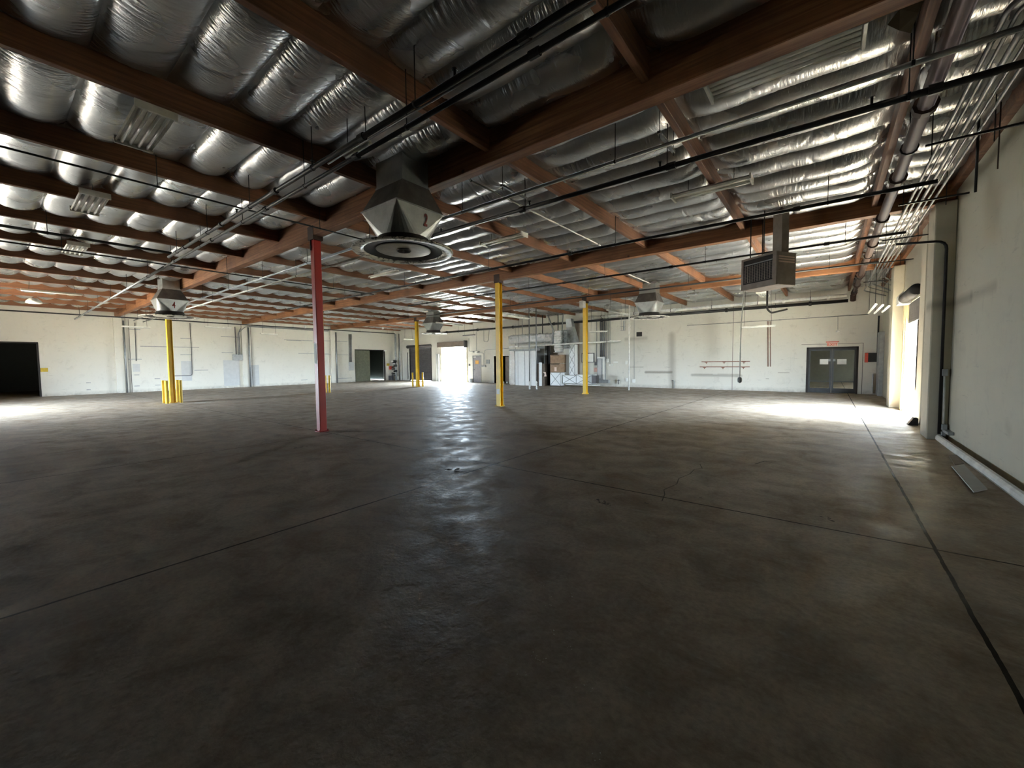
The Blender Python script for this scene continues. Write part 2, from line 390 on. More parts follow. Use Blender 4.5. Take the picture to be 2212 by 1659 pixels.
# ceiling: deck + quilted foil insulation
JX = [.63 - 2.24*k for k in range(15)]
BY = [-1.76, 4.53, 10.82, 17.11]
ceil = thing('ceiling', None, None, (0, 0, 0)); ceil['kind'] = 'structure'
MB().box(-15.2, XR+.25, YF-.3, YS-.3, ZD, ZD+.1).box(-41, XR+.25, YS-.3, YB+.8, ZD, ZD+.1).build('roof_deck', M['deck'], ceil)
def foil_bay(xa, xb, ya, yb, step=.61, nx=36, ny=10, sag=.15, wr=1.0, z0=4.74, rng=np.random.default_rng(11)):
    cnt = max(1, round((yb-ya)/step)); st = (yb-ya)/cnt; W_ = xb-xa
    V = []; F = []
    tt = np.linspace(0, 1, ny+1); t = .5-.5*np.cos(np.pi*tt); t = (t+tt)/2
    uu = np.linspace(0, 1, nx+1); u = .5-.5*np.cos(np.pi*uu); u = .65*uu+.35*u
    U, T = np.meshgrid(u, t)
    for c in range(cnt):
        y0 = ya+c*st; sg = sag*rng.uniform(.72, 1.22); e0, e1 = rng.uniform(.10, .19, 2); sk = rng.uniform(-.12, .12)
        S = np.sin(np.pi*T)**.60; d0 = U*W_; d1 = (1-U)*W_
        ex = (1-np.exp(-(d0/e0)**1.3))*(1-np.exp(-(d1/e1)**1.3))
        Z = z0 - sg*S*ex + sk*sg*S*(U-.5)
        X = xa+W_*U; Y = y0+st*T
        # gathers running in from both seams, each with its own length
        for side in (0, 1):
            dist = (T if side == 0 else 1-T)*st
            h = 0
            for q in range(5):
                k = rng.uniform(60, 210); ph = rng.uniform(0, 6.28); sl = rng.uniform(-.55, .55)
                r_ = (1-np.abs(np.sin((X+sl*(Y-y0))*k/2+ph)))**2.2
                m_ = .5+.5*np.sin(X*rng.uniform(1.5, 5)+rng.uniform(0, 6.28)); h = h+r_*m_**1.5*(80/k)**.7
            Z = Z+wr*.015*h*np.exp(-dist/rng.uniform(.07, .16))*np.minimum(1, dist/.02)
        # slack folds across the pillow ends and long soft creases
        for q in range(4):
            x0 = rng.uniform(xa, xb); w_ = rng.uniform(.015, .05); sl = rng.uniform(-.8, .8)
            Z = Z+wr*rng.uniform(-.010, .014)*np.exp(-(((X-x0)+sl*(Y-y0-st/2))/w_)**2)*S
        for e_, d_ in ((e0, d0), (e1, d1)):
            k = rng.uniform(30, 60); Z = Z+wr*.006*np.abs(np.sin(T*st*k+rng.uniform(0, 6)))*np.exp(-d_/.22)*S
        Z = Z-.008*np.sin(X*rng.uniform(3, 8)+rng.uniform(0, 6))*S
        Y = Y+.014*np.sin(X*rng.uniform(2, 5)+rng.uniform(0, 6))*np.sin(np.pi*T)
        V.append(np.stack([X, Y, Z], -1).reshape(-1, 3))
    n_ = (nx+1)*(ny+1); J, I = np.meshgrid(np.arange(ny), np.arange(nx), indexing='ij'); b = (J*(nx+1)+I).ravel()
    q = np.stack([b, b+nx+1, b+nx+2, b+1], 1); F = np.concatenate([q+c*n_ for c in range(cnt)]); V = np.concatenate(V)
    me = bpy.data.meshes.new('foil_insulation'); me.vertices.add(len(V)); me.vertices.foreach_set('co', V.ravel())
    me.loops.add(F.size); me.loops.foreach_set('vertex_index', F.ravel().astype(np.int32))
    me.polygons.add(len(F)); me.polygons.foreach_set('loop_start', np.arange(0, F.size, 4, dtype=np.int32)); me.polygons.foreach_set('loop_total', np.full(len(F), 4, np.int32))
    me.polygons.foreach_set('use_smooth', np.ones(len(F), bool)); me.update(calc_edges=True); me.materials.append(M['foil'])
    o = bpy.data.objects.new('foil_insulation', me); COL.objects.link(o); o.parent = ceil; return o
ylims = [(YF, -1.86), (-1.66, 4.43), (4.63, 10.72), (10.92, 17.01), (17.21, YB)]
xl = [(.68, XR)] + [(JX[k+1]+.042, JX[k]-.042) for k in range(14)] + [(XL, JX[14]-.05)]
for bi, (ya, yb) in enumerate(ylims):
    for xa, xb in sorted(xl, reverse=True):
        if bi == 0 and xb < -14: ya, = (YS,)
        hi_ = xb > -11.5 and bi in (1, 2); mid_ = xb > -18 and bi in (1, 2, 3)
        foil_bay(xa, xb, ya, yb, nx=200 if hi_ else 70 if mid_ else 20, ny=15 if hi_ else 12 if mid_ else 8, wr=1.0 if hi_ else .45 if mid_ else .2, sag=.15 if bi <= 1 else .14, z0=(4.75 if bi <= 1 else 4.70) if xb > -7 else (4.74 if xb > -9 else 4.70) if bi <= 1 else 4.675)
# loose foil edges curled over the beams
fm = MB()
for i in range(70):
    x = random.choice(JX[:8]) + random.choice((-.07, .07)); y = random.uniform(4.8, 16)
    if random.random() < .3: x = random.uniform(-15, .5); y = random.choice((4.40, 10.69, 16.98))
    w = random.uniform(.03, .09); z = 4.72
    fm.add([(x-w*.3, y-w, z+.02), (x+w*.2, y-w*.2, z-.05), (x, y+w, z-.02), (x+w*.2, y+.2*w, z+.05)], [(0,1,2,3)])
fm.build('foil_scrap', M['foil'], ceil)

# ------------------------------------------------------------------ timber beams and joists
beam_lab = {-1.76: 'long timber roof beam running overhead just behind the viewer', 4.53: 'big laminated timber roof beam resting on the red column',
            10.82: 'big laminated timber roof beam passing just in front of the hanging unit heater', 17.11: 'big laminated timber roof beam closest to the back wall'}
for y in BY:
    mb = MB().box(XL+.02, XR-.02, y-.10, y+.10, 4.30, 4.87, .008)
    for q in range(4):                                         # glue laminations
        pass
    one(mb, 'timber_beam', M['beam'], beam_lab[y], 'beam', (-15, y, 4.3), 'big laminated roof beams')
ORD = 'first second third fourth fifth sixth seventh eighth ninth tenth eleventh twelfth thirteenth fourteenth fifteenth'.split()
bays = [(-1.66, 4.43, 'in front of the red column beam'), (4.63, 10.72, 'just behind the red column beam'), (10.92, 17.01, 'behind the heater beam'), (17.21, YB, 'against the back wall')]
for ya, yb, wh in bays:
    for k, x in enumerate(JX):
        mb = MB().box(-(yb-ya)/2, (yb-ya)/2, -.042, .042, 0, .36, .005)
        o = mb.build('roof_joist', M['joist']); o.location = (x, (ya+yb)/2, 4.465); o.rotation_euler = (0, 0, R(90))
        tag(o, 'brown timber joist %s from the right wall, %s' % (ORD[k], wh), 'joist', 'roof joists between the big beams')
# metal joist hangers are part of nothing visible; ledger on walls
one(MB().box(XR-.09, XR, YF, YB, 4.50, 4.84, .004), 'wall_ledger', M['joist'], 'dark timber ledger along the top of the right wall', 'ledger', (XR, 8, 4.5))
one(MB().box(XL, XL+.09, YS, YB, 4.55, 4.84, .004), 'wall_ledger', M['joist'], 'dark timber ledger along the top of the left wall', 'ledger', (XL, 8, 4.5))

# ------------------------------------------------------------------ columns
X1, X2 = -8.97, -21.12
def base_bolts(mb, h=.1):
    for sx in (-1, 1):
        for sy in (-1, 1): mb.tube([(sx*h, sy*h, .012), (sx*h, sy*h, .05)], .012, 6)
c = thing('red_column', 'square steel column painted red standing on the concrete floor', 'column', (X1, 4.53, 0))
MB().box(-.08, .08, -.08, .08, .012, 4.22, .008).build('post', M['red'], c, local=True)
b = MB().box(-.11, .11, -.11, .11, 0, .013); base_bolts(b, .09); b.build('base_plate', M['red'], c, local=True)
b = MB().box(-.12, .12, -.10, .10, 4.22, 4.235); b.box(-.12, .12, .10, .11, 4.22, 4.5); b.box(-.12, .12, -.11, -.10, 4.22, 4.5); b.box(-.12, .12, -.1, .1, 4.235, 4.299)
b.build('beam_saddle', M['brownpipe'], c, local=True)
MB().box(-.06, -.03, -.101, -.08, 4.0, 4.45).build('bracket', M['black'], c, local=True)
lab(MB().box(-.065, .03, -.084, -.0805, 1.52, 1.98).build('notice_strip', M['label'], c, local=True), 'white notice strip')
def ycol(x, y, label, guards, rz=0):
    c = thing('yellow_column', label, 'column', (x, y, 0), rz, 'yellow steel columns')
    s = MB(); s.box(-.085, .085, -.085, -.073, .012, 4.22); s.box(-.085, .085, .073, .085, .012, 4.22); s.box(-.005, .005, -.073, .073, .012, 4.22)
    s.build('post', M['yellow'], c, local=True)
    b = MB().box(-.12, .12, -.12, .12, 0, .013); base_bolts(b, .1); b.build('base_plate', M['yellow'], c, local=True)
    b = MB().box(-.12, .12, -.10, .10, 4.22, 4.299); b.box(-.12, .12, .10, .11, 4.22, 4.5); b.box(-.12, .12, -.11, -.10, 4.22, 4.5); b.build('beam_saddle', M['brownpipe'], c, local=True)
    if guards:
        for sx, sy in ((1,1),(1,-1),(-1,1),(-1,-1)):
            mb = MB(); d = .19; x0, y0 = sx*d, sy*d
            mb.box(min(x0, x0+sx*.09), max(x0, x0+sx*.09), y0-.008, y0+.008, 0, .92, .004); mb.box(x0-.008, x0+.008, min(y0, y0+sy*.09), max(y0, y0+sy*.09), 0, .92, .004)
            mb.tube([(x0+sx*.04, y0+sy*.04, 0), (x0+sx*.04, y0+sy*.04, .92)], .05, 10)
            mb.build('guard_post', M['yellow'], c, local=True)
    return c
yc = ycol(X1, 10.82, 'bare yellow steel column between the open bright doorway and the white enclosure', False)
lab(MB().box(-.07, .06, -.089, -.0855, .42, .6).build('notice_strip', M['label'], yc, local=True), 'white sticker near the foot')
ycol(X1, 17.11, 'bare yellow steel column in front of the electrical panels', False)
ycol(X2, 4.53, 'yellow steel column with guard posts under the duct numbered 4', True)
ycol(X2, 10.82, 'yellow column with pale guard posts half hidden behind the red column', True)
ycol(X2, 17.11, 'yellow steel column with guard posts in front of the closed grey shutter', True)
one(MB().box(X1-.09, X1+.09, 17.11-.42, 17.11-.12, 3.98, 4.29, .01), 'junction_box', M['white'], 'small cream box on top of the yellow column by the panels', 'electrical box', (X1, 16.8, 3.98))

# ------------------------------------------------------------------ cone ducts with round diffusers
def duct(x, y, label, num=None, RD=.78, rz=0, extra=False):
    c = thing('ceiling_duct', label, 'duct', (x, y, 0), rz, 'square ducts with round diffusers')
    a, ay, b_, rc = .33, .25, .45, .385
    d = MB(); zt, z1, z2, z3 = 4.80, 4.27, 3.88, 3.47
    d.box(-a, a, -ay, ay, z1, zt)
    for i in range(1): d.box(-a-.012, a+.012, -ay-.012, ay+.012, z1-.015, z1+.012)
    d.build('square_neck', M['duct'], c, local=True)
    f = MB(); q1 = [(-a,-ay),(a,-ay),(a,ay),(-a,ay)]; q2 = [(-b_,-b_),(b_,-b_),(b_,b_),(-b_,b_)]
    for i in range(4):
        j = (i+1) % 4; f.add([(*q1[i], z1), (*q1[j], z1), (*q2[j], z2), (*q2[i], z2)], [(3,2,1,0)])
    f.build('flared_section', M['duct_dark'], c, local=True)
    t = MB(); nseg = 8
    for i in range(4):
        j = (i+1) % 4; am = math.atan2((q2[i][1]+q2[j][1])/2, (q2[i][0]+q2[j][0])/2)
        pm = (rc*math.cos(am), rc*math.sin(am), z3)
        t.add([(*q2[i], z2), (*q2[j], z2), pm], [(2,1,0)])
        arc = [(rc*math.cos(am+math.pi/2*k/nseg), rc*math.sin(am+math.pi/2*k/nseg), z3) for k in range(nseg+1)]
        for k in range(nseg): t.add([(*q2[j], z2), arc[k+1], arc[k]], [(0,1,2)])
    t.box(-b_-.012, b_+.012, -b_-.012, b_+.012, z2-.008, z2+.008)
    t.build('square_to_round', M['duct'], c, local=True)
    k = MB().lathe([(rc+.01, z3+.01), (rc+.02, z3-.03), (rc+.035, z3-.08), (rc+.05, 3.34), (rc+.10, 3.315), (RD*.8, 3.305)], n=48)
    k.build('round_collar', M['dark'], c, local=True, smooth=True)
    rm = MB().lathe([(RD*.79, 3.305), (RD*.86, 3.312), (RD*.96, 3.308), (RD, 3.298), (RD*1.005, 3.288), (RD, 3.278), (RD*.95, 3.272), (RD*.85, 3.280), (RD*.78, 3.295), (RD*.79, 3.305)], n=64)
    rm.build('diffuser_rim', M['rim'], c, local=True, smooth=True)
    ins = MB().lathe([(RD*.78, 3.298), (RD*.68, 3.300), (rc+.04, 3.33), (rc-.03, 3.38), (rc-.03, 3.8), (.01, 3.8)], n=48); ins.build('inner_throat', M['dark'], c, local=True, smooth=True)
    cn = MB().lathe([(.01, 3.36), (.25, 3.345), (RD*.52, 3.325), (RD*.55, 3.31), (RD*.52, 3.30), (.14, 3.325), (.10, 3.32)], n=48); cn.build('baffle_plate', M['hub'], c, local=True, smooth=True)
    hb = MB().lathe([(.10, 3.325), (.115, 3.305), (.10, 3.29), (.045, 3.35), (.02, 3.40), (.001, 3.40)], n=24); hb.tube([(0,0,3.28),(0,0,3.36)], .012, 8); hb.build('centre_hub', M['duct_dark'], c, local=True, smooth=True)
    if num:
        cu = bpy.data.curves.new('number_marking', 'FONT'); cu.body = num; cu.size = .25 if num == '2' else .32; cu.align_x = 'CENTER'; cu.align_y = 'CENTER'; cu.extrude = .001; cu.offset = .006
        cu.materials.append(M['numeral']); o = text_mesh(cu, 'number_marking', c)
        t_ = math.atan2(b_-rc, z2-z3)
        zc = 3.71 if num == '2' else 3.68; yo = .10 if num == '2' else .02
        xc = b_ - (z2-zc)*math.tan(t_) + .006
        X_ = Vector((0, 1, 0)); Yv = Vector((math.sin(t_), 0, math.cos(t_))); Zv = X_.cross(Yv)
        o.matrix_local = Matrix(((X_.x, Yv.x, Zv.x, xc), (X_.y, Yv.y, Zv.y, yo), (X_.z, Yv.z, Zv.z, zc), (0,0,0,1))) @ Matrix.Diagonal((.62, 1, 1, 1))
        o['label'] = 'red number ' + num
    return c
duct(-5.41, 4.16, 'large galvanised duct marked with red number 2 hanging with a round diffuser', '2')
duct(-19.05, 4.15, 'galvanised duct marked with red number 4 hanging over a yellow column', '4', .88)
duct(-5.85, 16.72, 'galvanised duct with round diffuser hanging in front of the plain back wall', None, .78)
duct(-18.75, 16.45, 'galvanised duct with round diffuser hanging in front of the open bright doorway', None, .80)

# ------------------------------------------------------------------ unit heater
h = thing('unit_heater', 'taupe unit heater box with dark louvred front hanging from the roof', 'heater', (-1.07, 10.30, 3.03), R(-33))
W, D_, H_ = .82, .56, .67
b = MB(); b.box(-W/2, W/2, -D_/2+.03, D_/2, 0, H_, .01)
b.box(-W/2, W/2, -D_/2, -D_/2+.03, 0, .12); b.box(-W/2, W/2, -D_/2, -D_/2+.03, .63, H_); b.box(-W/2, -W/2+.05, -D_/2, -D_/2+.03, .12, .63); b.box(W/2-.08, W/2, -D_/2, -D_/2+.03, .12, .63)
b.build('casing', M['heater'], h, local=True)
MB().box(-W/2+.05, W/2-.08, -D_/2+.012, -D_/2+.032, .12, .63).build('grille_recess', M['dark'], h, local=True)
l = MB()
for i in range(12): x = -W/2+.09+i*.058; l.box(x, x+.012, -D_/2+.004, -D_/2+.014, .15, .50)
for i in range(11): z = .15+i*.033; l.box(-W/2+.05, W/2-.08, -D_/2+.002, -D_/2+.005, z, z+.003)
l.build('grille', M['heater'], h, local=True)
lab(MB().box(-W/2+.09, W/2-.08, -D_/2-.006, -D_/2+.006, .515, .535).build('louvre_bar', M['grey'], h, local=True), 'pale louvre bar')
s = MB()
for z in (.46, .51, .56): s.box(W/2, W/2+.012, -D_/2+.06, D_/2-.06, z, z+.022)
s.build('side_louvre', M['signface'], h, local=True)
MB().box(.10, .30, .0, .2, H_, 1.75).build('flue', M['heater'], h, local=True)
for x, y in ((-.30, -.15), (-.22, .1), (.02, -.15)):
    MB().tube([(x, y, H_), (x, y, 1.72)], .011, 6).build('hanger_rod', M['black'], h, local=True)
p = [Vector((-1.50, 10.29, 3.05)), on(1601, 700, Y=10.29), on(1598, 815, Y=10.29)]
c = thing('pull_cord', 'long white cord hanging down from the unit heater', 'cord', (p[2].x, p[2].y, p[2].z))
MB().tube([p[0], p[1], p[2]], .012, 8).build('cord', M['whitepipe'], c)
lab(MB().lathe([(.001, -.07), (.04, -.05), (.05, 0), (.04, .05), (.001, .07)], p[2]-Vector((0,0,.06)), 14).build('end_plug', M['grey'], c, smooth=True), 'grey end plug')

# ------------------------------------------------------------------ pipes
def pipe(name, label, pts, r, mat, cat='pipe', group=None, coup=(), hang=(), heads=(), n=10, hz=4.86, smooth=True):
    pts = [Vector(p) for p in pts]
    # soften corners
    P = [pts[0]]
    for i in range(1, len(pts)-1):
        a, b, c_ = pts[i-1], pts[i], pts[i+1]; rr = min(.12+r, (b-a).length*.4, (c_-b).length*.4)
        p0 = b+(a-b).normalized()*rr; p1 = b+(c_-b).normalized()*rr
        for k in range(5): t = k/4; P.append(p0*(1-t)**2 + b*2*t*(1-t) + p1*t*t)
    P.append(pts[-1])
    if not (coup or hang or heads):
        return one(MB().tube(P, r, n), name, mat, label, cat, tuple(pts[0]), group, smooth=smooth)
    t = thing(name, label, cat, tuple(pts[0]), 0, group)
    MB().tube(P, r, n).build('pipe_run', mat, t, smooth=smooth)
    def at_(f):
        L = [(pts[i+1]-pts[i]).length for i in range(len(pts)-1)]; d = f*sum(L)
        for i, l_ in enumerate(L):
            if d <= l_: return pts[i]+(pts[i+1]-pts[i])*d/l_, (pts[i+1]-pts[i]).normalized()
            d -= l_
        return pts[-1], (pts[-1]-pts[-2]).normalized()
    for f in coup:
        q, tt = at_(f); MB().tube([q-tt*.05, q+tt*.05], r*1.45, n).build('coupling', mat, t)
    for f in hang:
        q, tt = at_(f); mb = MB().tube([q, (q.x, q.y, hz)], .006, 5); mb.tube([q-tt*.012, q+tt*.012], r*1.25, n); mb.build('hanger', M['black'], t)
    for f in heads:
        q, tt = at_(f); mb = MB().tube([q, q+Vector((0,0,r+.07))], .013, 6); mb.tube([q+Vector((0,0,r+.06)), q+Vector((0,0,r+.065))], .03, 8); mb.build('sprinkler_head', M['black'], t)
    return t
fr = lambda n_, o_=.03: [o_ + (1-2*o_)*i/(n_-1) for i in range(n_)]
pipe('sprinkler_pipe', 'upper black sprinkler pipe of the pair crossing above the numbered duct', [(1.6, 2.748, 4.10), (-12.5, 2.748, 4.10)], .030, M['black'], coup=fr(6, .09), hang=fr(7, .05), heads=fr(5, .12))
pipe('sprinkler_pipe', 'lower black pipe of the pair crossing above the numbered duct', [(1.6, 2.90, 4.06), (-13.6, 2.90, 4.06)], .026, M['black'], coup=fr(6, .06), hang=fr(7, .04))
pipe('conduit', 'pale conduit continuing the pipe pair toward the left wall', [(-13.6, 2.90, 4.06), (-31.7, 2.90, 4.04)], .035, M['galv'], hang=fr(6, .1))
pipe('conduit', 'thin bright conduit between the two black pipes', [(-1.4, 2.83, 4.11), (-5.2, 2.83, 4.11)], .012, M['galv'])
pipe('conduit', 'pale double conduit running under the foil behind the red column beam', [(1.5, 5.12, 4.10), (-31, 5.12, 4.10)], .022, M['galv'], hang=fr(12, .03))
pipe('conduit', 'thin conduit paired beside the pale double conduit', [(1.5, 5.20, 4.12), (-31, 5.20, 4.12)], .012, M['whitepipe'])
pipe('sprinkler_pipe', 'thick sprinkler pipe run coloured black as if backlit, behind the pale double conduit', [(1.66, 5.70, 4.08), (-7.5, 5.61, 4.08)], .034, M['black'], coup=fr(4, .1), hang=fr(4, .12), heads=fr(4, .15))  # right run of one pipe, coloured black as if backlit
pipe('conduit', 'long pipe run coloured bright as if lit, passing behind the red column top', [(-7.5, 5.61, 4.08), (-31.5, 5.61, 4.08)], .026, M['whitepipe'], hang=fr(7, .05))  # left run of the same pipe, coloured pale for the light on it
pipe('sprinkler_pipe', 'black pipe running just ahead of the heater beam', [(1.2, 8.67, 4.10), (-20, 8.67, 4.10)], .03, M['black'], coup=fr(5, .08), hang=fr(6, .06))
pipe('sprinkler_pipe', 'black sprinkler pipe passing behind the unit heater', [(1.2, 11.7, 4.1), (-15, 11.7, 4.1)], .028, M['black'], coup=fr(5, .08), hang=fr(6, .06))
pipe('sprinkler_pipe', 'black pipe high in front of the plain back wall', [(1.0, 14.77, 4.1), (-20, 14.77, 4.1)], .026, M['black'], hang=fr(6, .05))
pipe('main_pipe', 'thick black main pipe along the top of the back wall', [(.60, 22.62, 4.0), (-25.5, 22.62, 3.98)], .07, M['black'], coup=fr(8, .05), hang=fr(6, .1))
pipe('main_pipe', 'white insulated pipe above the thick black main on the back wall', [(.55, 22.35, 4.19), (-11.9, 22.35, 4.18)], .075, M['whitepipe'], coup=fr(8, .05), hang=fr(6, .1))
pipe('sprinkler_pipe', 'black pipe along the top of the left wall', [(-30.7, -3.1, 4.2), (-30.7, 22.4, 4.2)], .035, M['black'], hang=fr(10, .03), hz=4.6)
pipe('sprinkler_pipe', 'long thin black pipe crossing the near foil pillows toward the red column', [(-8.04, -7, 4.2), (-8.04, 5.4, 4.2)], .014, M['black'], hang=fr(5, .1))
pipe('sprinkler_pipe', 'black pipe crossing the foil pillows and ending at the pipe pair', [(-12.47, -7, 4.2), (-12.47, 2.8, 4.2)], .028, M['black'], hang=fr(4, .2))
pipe('sprinkler_pipe', 'thin black pipe beside the one ending at the pipe pair', [(-14.0, -7, 4.2), (-14.0, 9.3, 4.2)], .018, M['black'], hang=fr(5, .1))
pipe('main_pipe', 'big brown pipe with couplings running along the right side of the roof', [(.755, -7.5, 4.22), (.755, 22.3, 4.20)], .075, M['brownpipe'], coup=fr(14, .02), hang=fr(9, .04))
pipe('main_pipe', 'brown elbow where the big side pipe meets the back wall main', [(.755, 22.38, 4.20), (.755, 22.52, 3.98)], .10, M['brownpipe'])
for i, (x, z, r_) in enumerate(((1.05, 4.24, .022), (1.13, 4.26, .016), (1.21, 4.24, .026), (1.30, 4.27, .014), (1.37, 4.24, .018))):
    ends = [(1.05, 5.6+.1*i, z)]
    pipe('conduit', 'grey conduit, %s of the bundle beside the big brown pipe' % ('innermost', 'second', 'third', 'fourth', 'outermost')[i], [(XR-.03, 4.75+.12*i, z), (x, 4.95+.12*i, z), (x, 21.5-.8*i, z-.02), (XR-.03, 21.8-.8*i, z-.25)], r_, M['galv'], group='conduit bundle beside the big brown pipe')
# strut trapezes and thin rods at the right
for y, wh in ((7.4, 'first past the beam'), (9.9, 'second past the beam'), (12.6, 'level with the unit heater'), (15.4, 'above the side doorway'), (18.9, 'beyond the side doorway')):
    t = thing('strut_hanger', 'metal trapeze under the conduit bundle by the right wall, ' + wh, 'hanger', (1.2, y, 4.2))
    MB().box(.90, 1.74, y-.015, y+.015, 4.17, 4.195).build('crossbar', M['black'], t)
    for x in (.96, 1.48): MB().tube([(x, y, 4.05), (x, y, 4.88)], .006, 5).build('rod', M['black'], t)
pp = on(2107, 415, X=1.45)
pipe('drop_pipe', 'thin dark drop pipe with pale tip hanging by the right wall', [(1.45, pp.y, 4.8), (1.45, pp.y, pp.z)], .014, M['black'])
pp = on(2155, 365, X=1.6)
pipe('drop_rod', 'short thin rod hanging against the right wall, closer than the drop pipe', [(1.6, pp.y, 4.8), (1.6, pp.y, pp.z)], .007, M['brownpipe'], cat='rod')
fp = [on(x, y, Z=4.40+dz) for x, y, dz in ((1917,54,0),(1942,66,0),(1967,72,0),(1984,28,.06),(2000,-6,.12),(1962,-18,.14),(1944,20,.07))]
one(MB().prism(fp, (0, 0, .004)), 'paper_flap', paint('kraft_paper', (.16, .13, .075), .85), 'olive brown flap of torn insulation paper hanging by the long louvred light', 'flap', tuple(fp[0]))

# conduits on the right wall pilaster
q = [on(1945, 526, Y=10.6)]
pipe('conduit', 'dark conduit down the corner of the right wall pilaster', [(.95, 10.62, 3.66), (1.62, 10.62, 3.60), (1.63, 10.62, .12)], .022, M['black'])
pipe('conduit', 'short white conduit between two boxes beside the pilaster', [on(2040, 811, Y=10.62), on(2038, 916, Y=10.62)], .018, M['whitepipe'])
def bx(name, px0, py0, px1, py1, mat, label, cat, Y=None, X=None, t=.06, group=None, parts=None, bev=.006):
    a = on(px0, py0, X=X, Y=Y); b = on(px1, py1, X=X, Y=Y)
    if Y is not None: lo = (min(a.x, b.x), Y-t, min(a.z, b.z)); hi = (max(a.x, b.x), Y, max(a.z, b.z))
    else:
        s = -1 if X > 0 else 1
        lo = (min(X, X+s*t), min(a.y, b.y), min(a.z, b.z)); hi = (max(X, X+s*t), max(a.y, b.y), max(a.z, b.z))
    mb = MB().box(lo[0], hi[0], lo[1], hi[1], max(0, lo[2]), hi[2], min(bev, t*.4))
    ctr = ((lo[0]+hi[0])/2, (lo[1]+hi[1])/2, max(0, lo[2]))
    if parts is None: return one(mb, name, mat, label, cat, ctr, group)
    th = thing(name, label, cat, ctr, 0, group); mb.build(parts, mat, th); return th, lo, hi
bx('junction_box', 2034, 797, 2046, 812, M['grey'], 'small grey box at chest height on the right wall pilaster', 'electrical box', Y=10.655, t=.08)
bx('junction_box', 2032, 915, 2043, 928, M['grey'], 'upper of two small boxes at the foot of the pilaster', 'electrical box', Y=10.655, t=.12)
bx('junction_box', 2031, 931, 2041, 942, M['grey'], 'lower of two small boxes at the foot of the pilaster', 'electrical box', Y=10.655, t=.10)
bx('junction_box', 2047, 926, 2061, 941, M['grey'], 'grey outlet box on the wall just in front of the pilaster foot', 'electrical box', X=XR-.002, t=.08)
# rubber wedge by the door
a = on(1985, 918, Z=0)
one(MB().prism([(1.45, 12.7, 0), (1.62, 12.7, 0), (1.62, 12.7, .16), (1.55, 12.7, .18)], (0, .22, 0)), 'door_wedge', M['black'], 'black rubber wedge on the floor beside the right side doorway', 'wedge', (1.5, 12.8, 0))

# ------------------------------------------------------------------ right side roll-up door
d = thing('door_1', None, None, (XR+.05, 14.9, 0)); d['kind'] = 'structure'
mb = MB()
for i in range(11): z = 2.50 + i*.055; mb.prism([(XR+.02, 13.72, z), (XR+.035, 13.72, z), (XR+.045, 13.72, z+.027), (XR+.035, 13.72, z+.053), (XR+.02, 13.72, z+.053)], (0, 2.36, 0))
mb.build('shutter_curtain', M['dgrey'], d)
mb = MB(); mb.tube([(1.62, 13.66, 3.16), (1.62, 15.6, 3.16)], .13, 18); mb.build('shutter_drum', M['dark'], d, smooth=True)
mb = MB(); mb.prism([(1.50, 15.6, 3.02), (XR, 15.6, 3.02), (XR, 15.6, 3.34), (1.58, 15.6, 3.36), (1.50, 15.6, 3.25)], (0, .5, 0)); mb.build('drum_bracket', M['patch'], d)
MB().box(1.71, XR+.02, 13.62, 13.72, 0, 3.1, .004).build('guide_track', M['black'], d)
MB().box(1.71, XR+.02, 16.06, 16.14, 0, 3.1, .004).build('guide_track', M['amber'], d)
ch = thing('hoist_chain', 'looped hand chain hanging in the bright side doorway', 'chain', (1.70, 15.75, .4))
mb = MB()
for k in range(52):
    z = 2.5 - k*.04; mb.lathe([(.006, -.012), (.011, 0), (.006, .012)], (1.70 - .03*math.sin(k*.06), 15.72 - k*.004, z), 6)
mb.build('chain_links', M['chain'], ch)
MB().tube([(1.70+.03*math.cos(a_), 15.48+.045*math.cos(a_), .40+.045*math.sin(a_)) for a_ in [i*math.pi/8 for i in range(17)]], .009, 6).build('ring', M['chain'], ch)
MB().tube([(1.70, 15.3, 2.3), (1.70, 15.38, 1.2), (1.70, 15.45, .05)], .007, 6).build('pull_rod', M['chain'], ch)
MB().box(1.69, 1.715, 15.36, 15.44, .88, .97).build('latch', M['chain'], ch)
one(MB().box(2.35, 2.40, 12.0, 19, 0, .001), 'ground_line', M['exterior'], 'faint seam on the ground outside the side doorway', 'seam', (2.4, 15, 0)) if False else None
# cream wall across the yard seen through the side doorway
struct(MB().box(5.0, 5.2, 17.2, 40, 0, 4.5), 'wall_yard', M['exterior'])
# upper clutter on the right wall: channels seen end on
def rail_fixture(x, y0, y1, z, label):
    t = thing('strip_light', label, 'light', (x, (y0+y1)/2, z), 0, 'strip lights beside the side doorway')
    MB().prism([(x-.03, y0, z+.02), (x-.022, y0, z+.045), (x+.022, y0, z+.045), (x+.03, y0, z+.02)], (0, y1-y0, 0)).build('housing', M['white'], t)
    MB().tube([(x, y0+.02, z+.008), (x, y1-.02, z+.008)], .012, 8).build('tube', M['tube'], t)
    mb = MB()
    for y in (y0+.3, y1-.3): mb.tube([(x, y, z+.03), (x, y, 4.85)], .005, 5)
    mb.build('hanger_wire', M['black'], t)
rail_fixture(1.02, 15.4, 18.2, 3.02, 'first of three slim white strip lights fanning out beside the side doorway')
rail_fixture(1.16, 15.4, 18.0, 2.98, 'middle of three slim white strip lights fanning out beside the side doorway')
rail_fixture(1.29, 15.4, 17.2, 2.94, 'last of three slim white strip lights, next to the side doorway drum')

